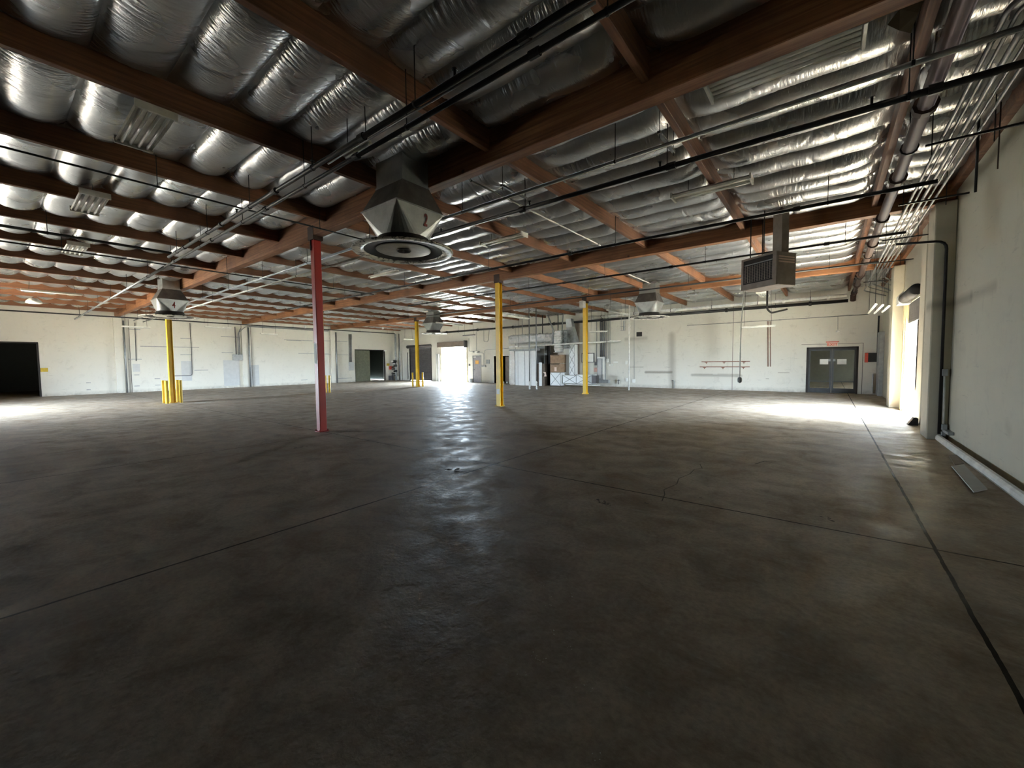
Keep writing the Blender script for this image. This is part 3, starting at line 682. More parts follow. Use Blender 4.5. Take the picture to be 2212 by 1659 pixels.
# loose boards by the wall
bq = [on(x, y, Z=0) for x, y in ((2055,1011),(2082,1008),(2133,1062),(2103,1068))]
one(MB().prism([p+Vector((0,0,.02)) for p in bq], (0,0,.012)), 'loose_board', M['patch'], 'pale flat board lying on the floor by the right wall', 'board', tuple(bq[0]))
bq = [on(x, y, Z=0) for x, y in ((2049,985),(2066,984),(2082,1003),(2062,1006))]
one(MB().prism([p+Vector((0,0,.002)) for p in bq], (0,0,.012)), 'loose_board', M['brown'], 'dark flat board behind the pale board on the floor', 'board', tuple(bq[0]))
# paint flecks on the floor (uncountable)
fk = MB(); 
for (x, y) in ((1165,1240),(1172,1262),(1180,1290),(1186,1305),(1194,1365),(1215,1385),(1228,1403),(1155,1418),(1168,1425),(1130,1455),(1260,1480),(1272,1493),(1283,1632),(1100,1160),(1140,1180),(1236,1288),(1268,1182),(1262,1172),(1196,1148),(1381,897)):
    c0 = on(x, y, Z=0)
    for q in range(5):
        cx, cy_ = c0.x+random.gauss(0,.014), c0.y+random.gauss(0,.014); s_ = random.uniform(.001, .0045) if y > 1000 else .035
        n_ = 6; fk.add([(cx+s_*random.uniform(.5,1.2)*math.cos(k*6.283/n_), cy_+s_*random.uniform(.5,1.2)*math.sin(k*6.283/n_), .002) for k in range(n_)], [tuple(range(n_))])
tag(fk.build('paint_flecks', M['label']), 'white paint flecks scattered on the bare floor', 'flecks', kind='stuff')
fk = MB()
for (x, y, s0) in ((1300,1085,.06),(1310,1090,.04),(1790,1122,.05),(975,1015,.09),(990,1018,.07),(650,965,.10),(1120,855,.1),(1460,1060,.03),(1515,1075,.02),(1395,1088,.03)):
    c0 = on(x, y, Z=0)
    for q in range(9):
        cx, cy_ = c0.x+random.gauss(0,s0*.6), c0.y+random.gauss(0,s0*.6); s_ = random.uniform(.1, .4)*s0
        fk.add([(cx+s_*random.uniform(.4,1.3)*math.cos(k*6.283/7), cy_+s_*random.uniform(.4,1.3)*math.sin(k*6.283/7), .0016) for k in range(7)], [tuple(range(7))])
o = fk.build('floor_pitting', M['dirt']); o.parent = bpy.data.objects['floor']

# ------------------------------------------------------------------ fluorescent fixtures
def louvre_light(cx, cy_, cz, L, wd, label, nt_=4, rz=0, group='ceiling tube lights'):
    t = thing('tube_light', label, 'light', (cx, cy_, cz), rz, group)
    mb = MB(); mb.prism([(-L/2, -wd/2, 0), (-L/2, -wd/2-.015, .02), (-L/2, -wd*.3, .07), (-L/2, wd*.3, .07), (-L/2, wd/2+.015, .02), (-L/2, wd/2, 0), (-L/2, wd*.48, .03), (-L/2, -wd*.48, .03)], (L, 0, 0))
    mb.build('housing', M['white'], t, local=True)
    for s_ in (-1, 1):
        x = s_*L/2; MB().box(min(x, x+s_*.03), max(x, x+s_*.03), -wd/2-.02, wd/2+.02, -.02, .075, .004).build('end_cap', M['white'], t, local=True)
    for i in range(nt_):
        y = -wd*.36 + wd*.72*i/max(1, nt_-1); MB().tube([(-L/2+.01, y, .012), (L/2-.01, y, .012)], .019, 10).build('tube', M['tube'], t, local=True, smooth=True)
    mb = MB()
    for sx in (-.3, .3): mb.tube([(sx*L, 0, .06), (sx*L, 0, 4.88-cz)], .005, 5)
    mb.build('hanger_wire', M['black'], t, local=True)
    return t
def mid(a, b): return ((a.x+b.x)/2, (a.y+b.y)/2)
louvre_light(-6.72, 1.31, 4.40, 1.15, .34, 'four tube light under the biggest foil pillows')
louvre_light(-10.35, 1.22, 4.36, 1.2, .34, 'four tube light second in the row over the left side', 4)
louvre_light(-14.6, 1.42, 4.36, 1.2, .34, 'four tube light third in the row over the left side', 4)
louvre_light(-.455, 4.94, 4.39, 1.25, .34, 'long four tube light tucked behind the largest beam', 4)
louvre_light(-1.65, 7.64, 4.38, 1.18, .26, 'tube light with dark reflector below the foil in front of the heater', 2)
louvre_light(-6.08, 7.52, 4.35, 1.2, .22, 'tube light behind the rim of the duct numbered 2', 2)
def hang_light(px0, py0, px1, py1, label, Y=None, X=None, r=.02, w=.09, wires=True, mat=None):
    a = on(px0, py0, X=X, Y=Y); b = on(px1, py1, X=X, Y=Y); z = (a.z+b.z)/2; a.z = b.z = z
    ctr = (a+b)/2; L = (b-a).length; ang = math.atan2(b.y-a.y, b.x-a.x)
    t = thing('hanging_light', label, 'light', tuple(ctr), ang, 'hanging strip lights')
    mb = MB(); mb.prism([(-L/2, -w/2, 0), (-L/2, -w*.35, .06), (-L/2, w*.35, .06), (-L/2, w/2, 0), (-L/2, w*.3, .02), (-L/2, -w*.3, .02)], (L, 0, 0)); mb.build('housing', mat or M['white'], t, local=True)
    MB().tube([(-L/2+.02, 0, -.005), (L/2-.02, 0, -.005)], r, 8).build('tube', M['tube'], t, local=True, smooth=True)
    if wires:
        mb = MB()
        for s_ in (-.38, .38): mb.tube([(s_*L, 0, .05), (s_*L*.9, 0, 4.88-z)], .006, 5)
        mb.build('hanger_wire', M['black'], t, local=True)
    return t
hang_light(1598, 707, 1676, 706, 'white hanging strip light in front of the two red rails', Y=20.5)
hang_light(1272, 719, 1312, 715, 'white hanging strip light above the electrical panels', Y=20.5)
hang_light(1312, 671, 1356, 680, 'white strip light under the duct at the plain back wall', X=-7.6, w=.14)
hang_light(1096, 683, 1142, 690, 'white strip light above the foil wrapped enclosure', X=-11.8, w=.14)
hang_light(872, 733, 893, 734, 'white strip light near the back left corner', X=-27.5)
hang_light(45, 627, 178, 638, 'long thin hanging strip light at the far left', X=-22.0, w=.16)
hang_light(262, 706, 325, 708, 'white strip light hanging before the left wall gutter pipe', X=-29.0)
hang_light(442, 706, 500, 709, 'white strip light hanging above the grey wall box', X=-29.0)
hang_light(563, 721, 600, 723, 'white strip light just right of the grey wall box', X=-29.0)
hang_light(942, 697, 1000, 704, 'white strip light beside the duct at the open doorway', X=-16.5, w=.12)
hang_light(1000, 724, 1026, 726, 'dark strip light above the grey steel door', Y=22.2, mat=M['dgrey'])
hang_light(745, 340, 798, 308, 'bright white tube between the two black pipes', Y=2.93, w=.06)
hang_light(650, 634, 678, 627, 'short strip light seen left of the red column', Y=9.0, w=.16)
hang_light(800, 602, 858, 585, 'pale strip light just under the diffuser of duct 2', Y=8.0, w=.16)
hang_light(545, 660, 572, 653, 'small pale strip light far under the left foil', Y=9.0, w=.18)
a = on(73, 650, X=-24.0)
one(MB().lathe([(.001, .20), (.10, .18), (.20, .08), (.22, 0), (.18, -.02), (.001, -.03)], a-Vector((0,0,.08)), 20), 'dome_lamp', M['white'], 'pale dome lamp below the long strip light at the far left', 'lamp', tuple(a), smooth=True)
for (px, py, X_, lb) in ((827, 709, -24, 'small round bulb under the far roof'), (659, 706, -26, 'small round bulb above the left wall near the red column')):
    a = on(px, py, X=X_); one(MB().lathe([(.001, .09), (.06, .07), (.08, 0), (.05, -.07), (.001, -.08)], a, 14), 'bulb', M['tube'], lb, 'bulb', tuple(a), smooth=True)

# ------------------------------------------------------------------ back wall: doors
YW = YB - .002
d = thing('door_2', None, None, (-28, YB, 0)); d['kind'] = 'structure'      # closed grey shutter
mb = MB()
for i in range(38): z = .03 + i*.075; mb.prism([(-29.45, YB+.06, z), (-29.45, YB+.04, z+.037), (-29.45, YB+.06, z+.075)], (2.85, 0, 0))
mb.build('shutter_curtain', M['dgrey'], d)
MB().tube([(-29.6, YB-.14, 2.98), (-26.5, YB-.14, 2.98)], .14, 16).build('shutter_drum', M['dgrey'], d, smooth=True)
for x in (-29.5, -26.62): MB().box(x, x+.07, YB-.03, YB+.05, 0, 2.95).build('guide_track', M['dark'], d)
d = thing('door_3', None, None, (-23.88, YB, 0)); d['kind'] = 'structure'   # open doorway
MB().box(-25.55, -22.42, YB-.30, YB-.01, 2.80, 3.22, .02).build('shutter_housing', M['brown'], d)
MB().box(-22.42, -22.30, YB-.36, YB-.01, 2.72, 3.26, .02).build('end_bracket', M['dgrey'], d)
for x in (-25.38, -22.44): MB().box(x, x+.09, YB-.05, YB+.05, 0, 2.84).build('guide_track', M['amber'], d)
for i, x in enumerate((-25.82, -25.62)):
    one(MB().box(x, x+.11, YB-.16, YB-.05, 0, 2.28, .01), 'bumper_post', M['patch'], ('left' if i == 0 else 'right') + ' one of two grey posts beside the open bright doorway', 'post', (x, YB-.1, 0), 'posts beside the open doorway')
d = thing('door_4', None, None, (-21.35, YB, 0)); d['kind'] = 'structure'
MB().box(-21.74, -20.96, YB+.02, YB+.06, 0, 2.02, .005).build('door_leaf', paint('door_grey', (.30, .28, .29), .5), d)
mb = MB(); mb.box(-21.80, -21.74, YB-.02, YB+.1, 0, 2.08); mb.box(-20.96, -20.90, YB-.02, YB+.1, 0, 2.08); mb.box(-21.8, -20.9, YB-.02, YB+.1, 2.02, 2.08); mb.build('door_frame', M['grey'], d)
MB().tube([(-21.66, YB-.03, 1.0), (-21.66, YB+.03, 1.0)], .03, 10).build('door_knob', M['galv'], d)
MB().box(-21.70, -21.42, YB-.02, YB+.02, 1.93, 1.99).build('door_closer', M['label'], d)
one(MB().box(-21.52, -21.18, YB+.008, YB+.019, 1.42, 1.70), 'notice', M['orange'], 'orange notice on the grey steel door', 'sign', (-21.35, YB, 1.42))
t = thing('emergency_light', 'twin headed emergency light above the grey steel door', 'light', (-21.35, YB, 2.32))
MB().box(-21.5, -21.2, YB-.09, YW, 2.25, 2.42, .01).build('battery_box', M['white'], t)
for x in (-21.62, -21.08): MB().lathe([(.001, .05), (.06, .03), (.07, -.04), (.001, -.05)], (x, YB-.08, 2.36), 12).build('lamp_head', M['grey'], t)
# dark doorway with inner leaf
d = thing('door_5', None, None, (-18.9, YB, 0)); d['kind'] = 'structure'
MB().box(-18.75, -18.32, YB+.25, YB+.29, .02, 1.95, .005).build('door_leaf', M['brown'], d)
mb = MB(); mb.box(-19.66, -19.60, YB-.02, YB+.2, 0, 2.06); mb.box(-18.2, -18.14, YB-.02, YB+.2, 0, 2.06); mb.box(-19.6, -18.2, YB-.02, YB+.2, 2.0, 2.06); mb.build('door_frame', M['white'], d)
for i, x in enumerate((-18.78, -18.42)):
    one(MB().lathe([(.001, .14), (.06, .13), (.10, .06), (.08, 0)], (x, YB+.05, 0), 14), 'jug', M['label'], ('left' if i == 0 else 'right') + ' of two small white jugs on the floor in the dark doorway', 'jug', (x, YB+.05, 0), smooth=True)
# glazed double exit doors
d = thing('door_6', None, None, (.1, YB, 0)); d['kind'] = 'structure'
mb = MB(); mb.box(-.80, -.72, YB-.01, YB+.14, 0, 2.05); mb.box(.95, 1.02, YB-.01, YB+.14, 0, 2.05); mb.box(-.8, 1.02, YB-.01, YB+.14, 1.98, 2.06); mb.build('door_frame', M['dark'], d)
fr_m = paint('door_rail_grey', (.03, .032, .035), .45, .3)
for s_, (x0, x1) in enumerate(((-.72, .115), (.125, .95))):
    mb = MB(); mb.box(x0, x0+.07, YB+.03, YB+.08, .01, 1.98); mb.box(x1-.07, x1, YB+.03, YB+.08, .01, 1.98); mb.box(x0+.07, x1-.07, YB+.03, YB+.08, 1.9, 1.98); mb.box(x0+.07, x1-.07, YB+.03, YB+.08, .01, .22)
    mb.box(x0+.07, x1-.07, YB+.03, YB+.08, .50, .54); lf = mb.build('door_leaf', fr_m, d)
    mb = MB(); mb.box(x0+.07, x1-.07, YB+.05, YB+.056, .22, 1.9); g_ = mb.build('glass_pane', M['glass'], d)
    xx = x1-.12 if s_ == 0 else x0+.04
    MB().box(xx, xx+.08, YB, YB+.03, 1.42, 1.52).build('door_handle', M['galv'], d)
for i, (x0, x1) in enumerate(((1771, 1789), (1808.5, 1828.5))):
    bx('paper_notice', x0, 776, x1, 787, M['label'], ('left' if i == 0 else 'right') + ' white paper notice taped on the glazed exit doors', 'paper', Y=YB+.028, t=.004, group='paper notices on the exit doors', bev=.001)
t = thing('exit_sign', 'red and white EXIT sign above the glazed double doors', 'sign', (.11, YB, 2.08))
MB().box(-.08, .32, YB-.05, YW, 2.08, 2.26, .006).build('sign_box', M['signface'], t)
def text(body, size, loc, mat, parent, name='lettering', rx=90, rz=0, sx=1.0, align='CENTER'):
    cu = bpy.data.curves.new(name, 'FONT'); cu.body = body; cu.size = size; cu.align_x = align; cu.align_y = 'CENTER'; cu.extrude = .001; cu.offset = size*.02
    cu.materials.append(mat); o = text_mesh(cu, name, parent)
    o.location = Vector(loc) - parent.location; o.rotation_euler = (R(rx), 0, R(rz)); o.scale = (sx, 1, 1); return o
lab(text('EXIT', .17, (.12, YB-.053, 2.165), M['redsign'], t, sx=1.05), 'red letters EXIT')
MB().box(-.11, .35, YB-.055, YW, 2.26, 2.30, .004).build('sign_cap', M['redsign'], t)
t = thing('alarm_cabinet', 'black cabinet with red edge in the back right corner', 'cabinet', (1.45, YB, 1.37))
MB().box(1.22, 1.33, YB-.10, YW, 1.36, 1.77, .006).build('red_frame', M['redsign'], t); MB().box(1.33, 1.73, YB-.13, YW, 1.38, 1.76, .008).build('body', M['black'], t)
pipe('conduit', 'black conduit dropping to the alarm cabinet in the corner', [(1.62, 22.9, 3.3), (1.62, 22.98, 3.1), (1.62, 22.98, 1.76)], .03, M['black'])
pipe('conduit', 'thin conduit below the alarm cabinet in the corner', [(1.62, 22.98, 1.38), (1.62, 22.98, .05)], .018, M['rail'])
pipe('drain_pipe', 'short white pipe standing in the back right corner', [(1.5, 22.96, .05), (1.5, 22.96, .9)], .03, M['whitepipe'])
# long conduit with boxes high on the back wall
def wp(px, py, off=.03): p_ = on(px, py, Y=YB-off); return p_
pipe('conduit', 'long thin conduit running high across the plain back wall', [wp(1484, 703), wp(1585, 697), wp(1700, 690), wp(1876, 679)], .012, M['galv'], coup=(.04, .27, .57, .92), n=8)
pipe('conduit', 'thin conduit dropping to a small round sensor above the exit doors', [wp(1810, 683), wp(1810, 712)], .008, M['galv'], n=6)
a = wp(1810, 716); one(MB().lathe([(.001, .05), (.06, .03), (.07, -.02), (.001, -.03)], a, 14), 'sensor', M['white'], 'small round sensor on the wall above the exit doors', 'sensor', tuple(a), smooth=True)
for i, (y_, x0, x1) in enumerate(((781.5, 1515.5, 1620), (792.6, 1511.5, 1619.5))):
    a = wp(x0, y_, .05); b = wp(x1, y_, .05); t = thing('wall_rail', ('upper' if i == 0 else 'lower') + ' of two red brown rails on the plain back wall', 'rail', tuple(a), 0, 'rails on the back wall')
    MB().box(a.x, b.x, YB-.07, YB-.03, a.z-.018, a.z+.018).build('bar', M['rail'], t)
    for f in (.1, .48, .88):
        x = a.x+(b.x-a.x)*f; MB().prism([(x-.1, YB-.05, a.z-.018), (x+.1, YB-.05, a.z-.018), (x+.015, YB-.05, a.z-.05), (x+.01, YB-.05, a.z-.11), (x-.01, YB-.05, a.z-.11), (x-.015, YB-.05, a.z-.05)], (0, .048, 0)).build('bracket', M['rail'], t)
pipe('wall_pipe', 'left one of two slim brown pipes down the plain back wall', [wp(1659, 694), wp(1659, 792)], .020, M['rail'], n=8)
pipe('wall_pipe', 'right one of two slim brown pipes down the plain back wall', [wp(1663.5, 694), wp(1664.5, 792)], .014, M['rail'], n=8)
bx('vent_hole', 1375, 717.5, 1387, 726.5, M['dark'], 'small black square vent high on the plain back wall', 'vent', Y=YW, t=.02)
pipe('standing_pipe', 'slim white pipe standing on the floor in front of the back wall', [on(1358.5, 843, Z=0), (on(1358.5, 843, Z=0).x, on(1358.5, 843, Z=0).y, 4.4)], .038, M['whitepipe'], coup=(.72, .76))
for i, (px, lb) in enumerate(((1144, 'left'), (1159, 'right'))):
    a = on(px, 842, Z=0); t = thing('stand_pipe', lb + ' one of two slim vertical pipes in front of the white enclosure', 'pipe', tuple(a), 0, 'vertical pipes before the enclosure')
    MB().tube([a, (a.x, a.y, 4.45)], .032, 10).build('pipe_run', M['galv'], t, smooth=True)
    mb = MB(); rr_ = random.Random(i)
    for k in range(9): z = .02+k*.05; mb.lathe([(.03, -.03), (.045+rr_.random()*.03, 0), (.03, .03)], (a.x+rr_.uniform(-.012, .012), a.y+rr_.uniform(-.012, .012), z+.03), 8)
    lab(mb.build('flaking_base', M['label'], t), 'white flaking lower end')
# enclosure of white panels
YE = 21.45
def P(px, py, Y=YE): return on(px, py, Y=Y)
t = thing('panel_enclosure', 'enclosure of tall white strip panels below the foil wrapped duct', 'enclosure', tuple(P(1138, 834)))
xs = [P(x, 800).x for x in (1113, 1120, 1134, 1148, 1158)]
for i in range(4):
    MB().box(xs[i]+.012, xs[i+1]-.012, YE-.02-(i % 2)*.03, YE+.01, 0, 2.25, .012).build('panel', M['panel'], t)
MB().box(xs[0], xs[-1], YE+.012, YE+.03, 0, 2.3).build('backing', M['dark'], t)
MB().box(P(1101, 750).x, P(1166, 750).x, YE-.10, YE+.02, 2.25, 2.38, .01).build('top_rail', M['grey'], t)
MB().box(P(1101, 750).x, P(1112, 750).x, YE-.05, YE+.9, 0, 2.3, .03).build('side_wrap', M['foilwrap'], t)
for (a_, b_) in ((1163, 1168.5), (1152, 1156)):
    MB().box(P(a_, 800).x, P(b_, 800).x, YE+.06, YE+.12, 0, 1.5 if a_ == 1163 else 2.3, .005).build('end_strip', M['panel'], t)
def lumpy(x0, x1, y0, y1, z0, z1, amp=.05, n_=14, m_=6, seed=1, ax='x'):
    rr_ = random.Random(seed); mb = MB(); k = 16; vs = []
    for i in range(n_+1):
        u = i/n_; cinch = 1 - .18*(abs(math.sin(u*math.pi*n_/2.0))**4)
        for j in range(k):
            a_ = 2*math.pi*j/k; s_ = abs(math.cos(a_))**.5*math.copysign(1, math.cos(a_)); c_ = abs(math.sin(a_))**.5*math.copysign(1, math.sin(a_))
            d_ = 1 + rr_.uniform(-amp, amp)
            if ax == 'x': vs.append((x0+(x1-x0)*u, (y0+y1)/2+(y1-y0)/2*s_*cinch*d_, (z0+z1)/2+(z1-z0)/2*c_*cinch*d_))
            else: vs.append(((x0+x1)/2+(x1-x0)/2*s_*cinch*d_, (y0+y1)/2+(y1-y0)/2*c_*cinch*d_, z0+(z1-z0)*u))
    fs = [(i*k+j, i*k+(j+1) % k, (i+1)*k+(j+1) % k, (i+1)*k+j) for i in range(n_) for j in range(k)] + [tuple(range(k-1, -1, -1)), tuple(range(n_*k, n_*k+k))]
    return mb.add(vs, fs)
one(lumpy(P(1101, 730).x, P(1196, 730).x, YE-.15, YE+.5, P(1150, 741).z, P(1150, 721).z, .16, 46, seed=3), 'wrapped_duct', M['foilwrap'], 'long crumpled foil wrapped duct above the white strip panels', 'duct', tuple(P(1150, 730)))
one(lumpy(P(1199, 730).x, P(1215, 730).x, YE-.25, YE+.3, P(1150, 763).z, P(1150, 718).z, .15, 20, seed=5, ax='z'), 'wrapped_duct', M['foilwrap'], 'upright crumpled foil duct above the cardboard cartons', 'duct', tuple(P(1207, 740)))
one(lumpy(P(1216, 730).x, P(1225, 730).x, YE+.0, YE+.4, P(1150, 755).z, P(1150, 717).z, .14, 14, seed=6, ax='z'), 'wrapped_duct', M['galv'], 'dull foil elbow duct right of the upright foil duct', 'duct', tuple(P(1220, 740)))
t, lo, hi = bx('metal_cabinet', 1163, 786, 1182.5, 833.5, M['brown'], 'taupe metal cabinet with a torn sticker beside the white panels', 'cabinet', Y=22.1, t=.5, parts='body')
a = on(1176, 806, Y=lo[1]); lab(MB().prism([(a.x-.12, lo[1]-.004, a.z+.08), (a.x+.1, lo[1]-.004, a.z+.06), (a.x+.16, lo[1]-.004, a.z-.2), (a.x-.02, lo[1]-.004, a.z-.22), (a.x+.02, lo[1]-.004, a.z-.05)], (0, .004, 0)).build('sticker', M['signface'], t), 'torn pale sticker')
bx('machine_housing', 1160, 748, 1182, 786, M['grey'], 'grey upright sheet metal housing above the taupe cabinet', 'housing', Y=22.4, t=.3)
bx('dark_recess_board', 1183, 746, 1190, 833, M['dark'], 'black upright board between the cabinet and the cartons', 'board', Y=22.5, t=.1)
def xduct(px0, py0, px1, py1, label, Y, t_, two=False, seedm=None, vertical=False):
    a = on(px0, py1, Y=Y); b = on(px1, py0, Y=Y); z0 = max(0, a.z); z1 = b.z; x0, x1 = a.x, b.x
    th = thing('braced_duct', label, 'duct', ((x0+x1)/2, Y, z0), 0, 'pale cross broken duct sections')
    MB().box(x0, x1, Y, Y+t_, z0, z1, .006).build('duct_body', M['panel'], th)
    mb = MB(); n_ = max(1, round(max((x1-x0)/(z1-z0), (z1-z0)/(x1-x0))/1.6)) if two else 1
    for i in range(n_):
        if vertical: q0, q1, r0, r1 = x0, x1, z0+(z1-z0)*i/n_, z0+(z1-z0)*(i+1)/n_
        else: q0, q1, r0, r1 = x0+(x1-x0)*i/n_, x0+(x1-x0)*(i+1)/n_, z0, z1
        for (A, B) in (((q0, r0), (q1, r1)), ((q0, r1), (q1, r0))):
            mb.tube([(A[0], Y-.002, A[1]), (B[0], Y-.002, B[1])], .016, 4)
        mb.tube([(q1, Y-.002, r0), (q1, Y-.002, r1)], .016, 4)
    lab(mb.build('cross_crease', M['grey'], th), 'grey cross creases'); return th
xduct(1188.5, 805, 1211, 832.5, 'pale cross creased metal box under the two cartons', 21.6, .5)
for i, (p0, p1, lb) in enumerate(((766, 785, 'upper'), (785.5, 804.5, 'lower'))):
    a = on(1188.5, p1, Y=21.62); b = on(1210, p0, Y=21.62)
    t = thing('carton', lb + ' one of two stacked brown cardboard cartons', 'box', ((a.x+b.x)/2, 21.8, a.z), 0, 'stacked cartons')
    MB().box(a.x, b.x+.0, 21.62, 22.3, a.z, b.z, .006).build('carton_body', M['carton'], t)
    MB().box(a.x+.08, b.x-.08, 21.612, 21.62, b.z-.05, b.z-.02).build('hand_slot', M['dark'], t)
    if i: MB().box((a.x+b.x)/2-.05, (a.x+b.x)/2+.11, 21.612, 21.62, a.z+.08, a.z+.33).build('shipping_label', M['signface'], t)
xduct(1216, 811, 1245, 828, 'long pale cross creased duct lying low beside the cartons', 21.7, .5, True)
xduct(1245.5, 809.5, 1281, 829, 'pale cross creased duct behind the foot of the yellow column', 21.68, .52, True)
bx('duct_end', 1282, 811, 1291, 828, M['dgrey'], 'dark open end of the low duct beside the electrical gutter', 'duct', Y=21.75, t=.07)
bpy.data.objects['duct_end'].scale.y = 6
bx('plinth', 1231, 828.5, 1297, 832.5, M['whitepipe'], 'low white plinth under the cross creased ducts', 'plinth', Y=22.4, t=.5)
xduct(1229.5, 744, 1241, 810, 'tall pale cross creased duct rising above the low ducts', 21.95, .4, True, vertical=True)
t = thing('sloping_duct', 'grey sloping duct joining the roof to the tall creased duct', 'duct', tuple(on(1238, 741, Y=21.95)))
MB().prism([on(1223, 706, Y=21.95), on(1235, 701, Y=21.95), on(1246, 741, Y=21.95), on(1230, 742, Y=21.95)], (0, .35, 0)).build('sheet_duct', M['grey'], t)
lab(MB().prism([on(1222, 690, Y=21.93), on(1233, 688, Y=21.93), on(1236, 705, Y=21.93), on(1223, 708, Y=21.93)], (0, .3, 0)).build('top_collar', M['galv'], t), 'bright metal collar')
bx('tall_panel', 1244, 698, 1252, 809, M['brown'], 'tall brown panel on the wall behind the sloping duct', 'panel', Y=YW, t=.2)
pipe('cross_pipe', 'white horizontal pipe crossing in front of the white enclosure', [on(1100, 749.5, Y=20.9), on(1340, 736.5, Y=20.9)], .045, M['whitepipe'], coup=(.06, .5, .93), hang=(.1, .9))
for (x0, y0, x1, y1, r_, m_, lb) in ((1172, 690, 1172, 735, .03, 'black', 'black drop pipe above the foil duct, left one'), (1205.5, 690, 1205.5, 718, .03, 'black', 'black drop pipe above the upright foil duct'),
        (1128, 692, 1128, 722, .025, 'grey', 'grey drop pipe above the left end of the foil duct'), (1217, 690, 1214, 718, .035, 'grey', 'grey drop pipe beside the sloping duct')):
    a = on(x0, y0, Y=22.2); b = on(x1, y1, Y=22.2); pipe('drop_pipe', lb, [(a.x, a.y, 4.86), tuple(b)], r_, M[m_], group='drop pipes above the enclosure', n=8)
pipe('bent_pipe', 'bent grey pipe reaching down to the white cross pipe', [on(1183, 680, Y=21.1), on(1194, 710, Y=21.1), on(1194.5, 746, Y=21.0)], .045, M['galv'], n=8)
# electrical group
t, lo, hi = bx('bulletin_board', 1257, 763, 1284, 783, M['dgrey'], 'framed notice board behind the yellow column', 'board', Y=YW, t=.05, parts='frame')
MB().box(lo[0]+.05, hi[0]-.05, lo[1]-.004, lo[1], lo[2]+.04, hi[2]-.04).build('sheet', M['label'], t)
bx('switch_box', 1285.5, 782, 1292, 789, M['dgrey'], 'small black box above the pink notice', 'electrical box', Y=YW, t=.1)
bx('notice', 1283, 794, 1293.5, 803.5, M['pinksign'], 'pinkish notice left of the breaker panel', 'sign', Y=YW, t=.02)
t, lo, hi = bx('breaker_panel', 1293, 771, 1309, 820, M['grey'], 'tall grey breaker panel with a white right edge', 'electrical panel', Y=YW, t=.2, parts='body')
MB().box(hi[0]-.12, hi[0], lo[1]-.03, lo[1], lo[2], hi[2], .005).build('open_door', M['label'], t); MB().box(lo[0], hi[0], lo[1]-.015, lo[1], hi[2]-.1, hi[2]).build('top_trim', M['label'], t)
MB().box(lo[0]+.06, lo[0]+.26, lo[1]-.006, lo[1], lo[2]+.1, hi[2]-.14).build('breaker_door', M['patch'], t)
bx('wire_gutter', 1291, 820, 1318, 827, M['grey'], 'horizontal grey gutter box under the breaker panel', 'electrical box', Y=YW, t=.25)
for i, (px, r_, y1_) in enumerate(((1289, .02, 782), (1297, .03, 771), (1301, .045, 771), (1305.5, .025, 771), (1309.5, .015, 775), (1314, .012, 785), (1318, .012, 786), (1370, .008, 820))):
    nm = ('above the small black box', 'at the left edge of the breaker panel', 'thickest above the breaker panel', 'at the right edge of the breaker panel', 'just right of the breaker panel', 'above the left round switch', 'above the right round switch', 'dropping to the low white box')[i]
    a = on(px, 694, Y=YB-.04); b = on(px, y1_, Y=YB-.04); pipe('conduit', 'grey vertical conduit ' + nm, [(a.x, a.y, 4.1), tuple(b)], r_, M['galv'], group='vertical conduits at the panels', n=8)
bx('switch_box', 1311, 775, 1315, 782.5, M['label'], 'small upright white box right of the breaker panel', 'electrical box', Y=YW, t=.08)
for i, px in enumerate((1317, 1322)):
    a = on(px, 788.5, Y=YB-.06); one(MB().box(a.x-.05, a.x+.05, a.y-.02, YW, a.z-.055, a.z+.055, .02), 'round_switch', M['label'], ('left' if i == 0 else 'right') + ' of two white switch boxes right of the breaker panel', 'switch', tuple(a))
bx('label_strip', 1325, 781, 1334.5, 784, M['label'], 'white label strip on the wall right of the switches', 'label', Y=YW, t=.01)
bx('outlet_box', 1366.5, 819, 1373, 826.5, M['label'], 'low white outlet box on the plain back wall', 'electrical box', Y=YW, t=.08)
bx('outlet_box', 1352, 779, 1356.5, 787, M['label'], 'white box beside the slim standing pipe, higher one', 'electrical box', Y=YW, t=.08)
bx('outlet_box', 1352.5, 817, 1356.5, 824, M['label'], 'white box beside the slim standing pipe, lower one', 'electrical box', Y=YW, t=.08)
t = thing('wire_cage', 'small wire cage hanging from the roof beside the standing pipe', 'cage', tuple(on(1346, 716, Y=21)))
a = on(1341, 714, Y=21); b = on(1350, 693, Y=21); mb = MB()
for x in (a.x, b.x):
    for y in (20.9, 21.1): mb.tube([(x, y, a.z), (x, y, 4.6)], .008, 5)
mb.box(a.x, b.x, 20.9, 21.1, a.z-.01, a.z); mb.box(a.x, b.x, 20.9, 21.1, b.z-.3, b.z-.29); mb.build('frame', M['galv'], t)
MB().tube([((a.x+b.x)/2+.06, 21, a.z), ((a.x+b.x)/2+.06, 21, b.z)], .05, 8).build('canister', M['grey'], t)
a = on(1336, 822, Y=YB-.15); one(MB().lathe([(.02, -.22), (.02, 0), (.09, .01), (.09, .03), (.02, .04), (.01, .06)], a, 12), 'floor_valve', M['dgrey'], 'dark floor valve with handwheel near the standing pipe', 'valve', tuple(a))
a = on(1456, 826, Y=YB-.1); pipe('hose_bib', 'short pipe with tap low on the plain back wall', [(a.x, a.y, .02), (a.x, a.y, .42), (a.x-.1, a.y, .46)], .018, M['galv'], cat='tap', n=8)
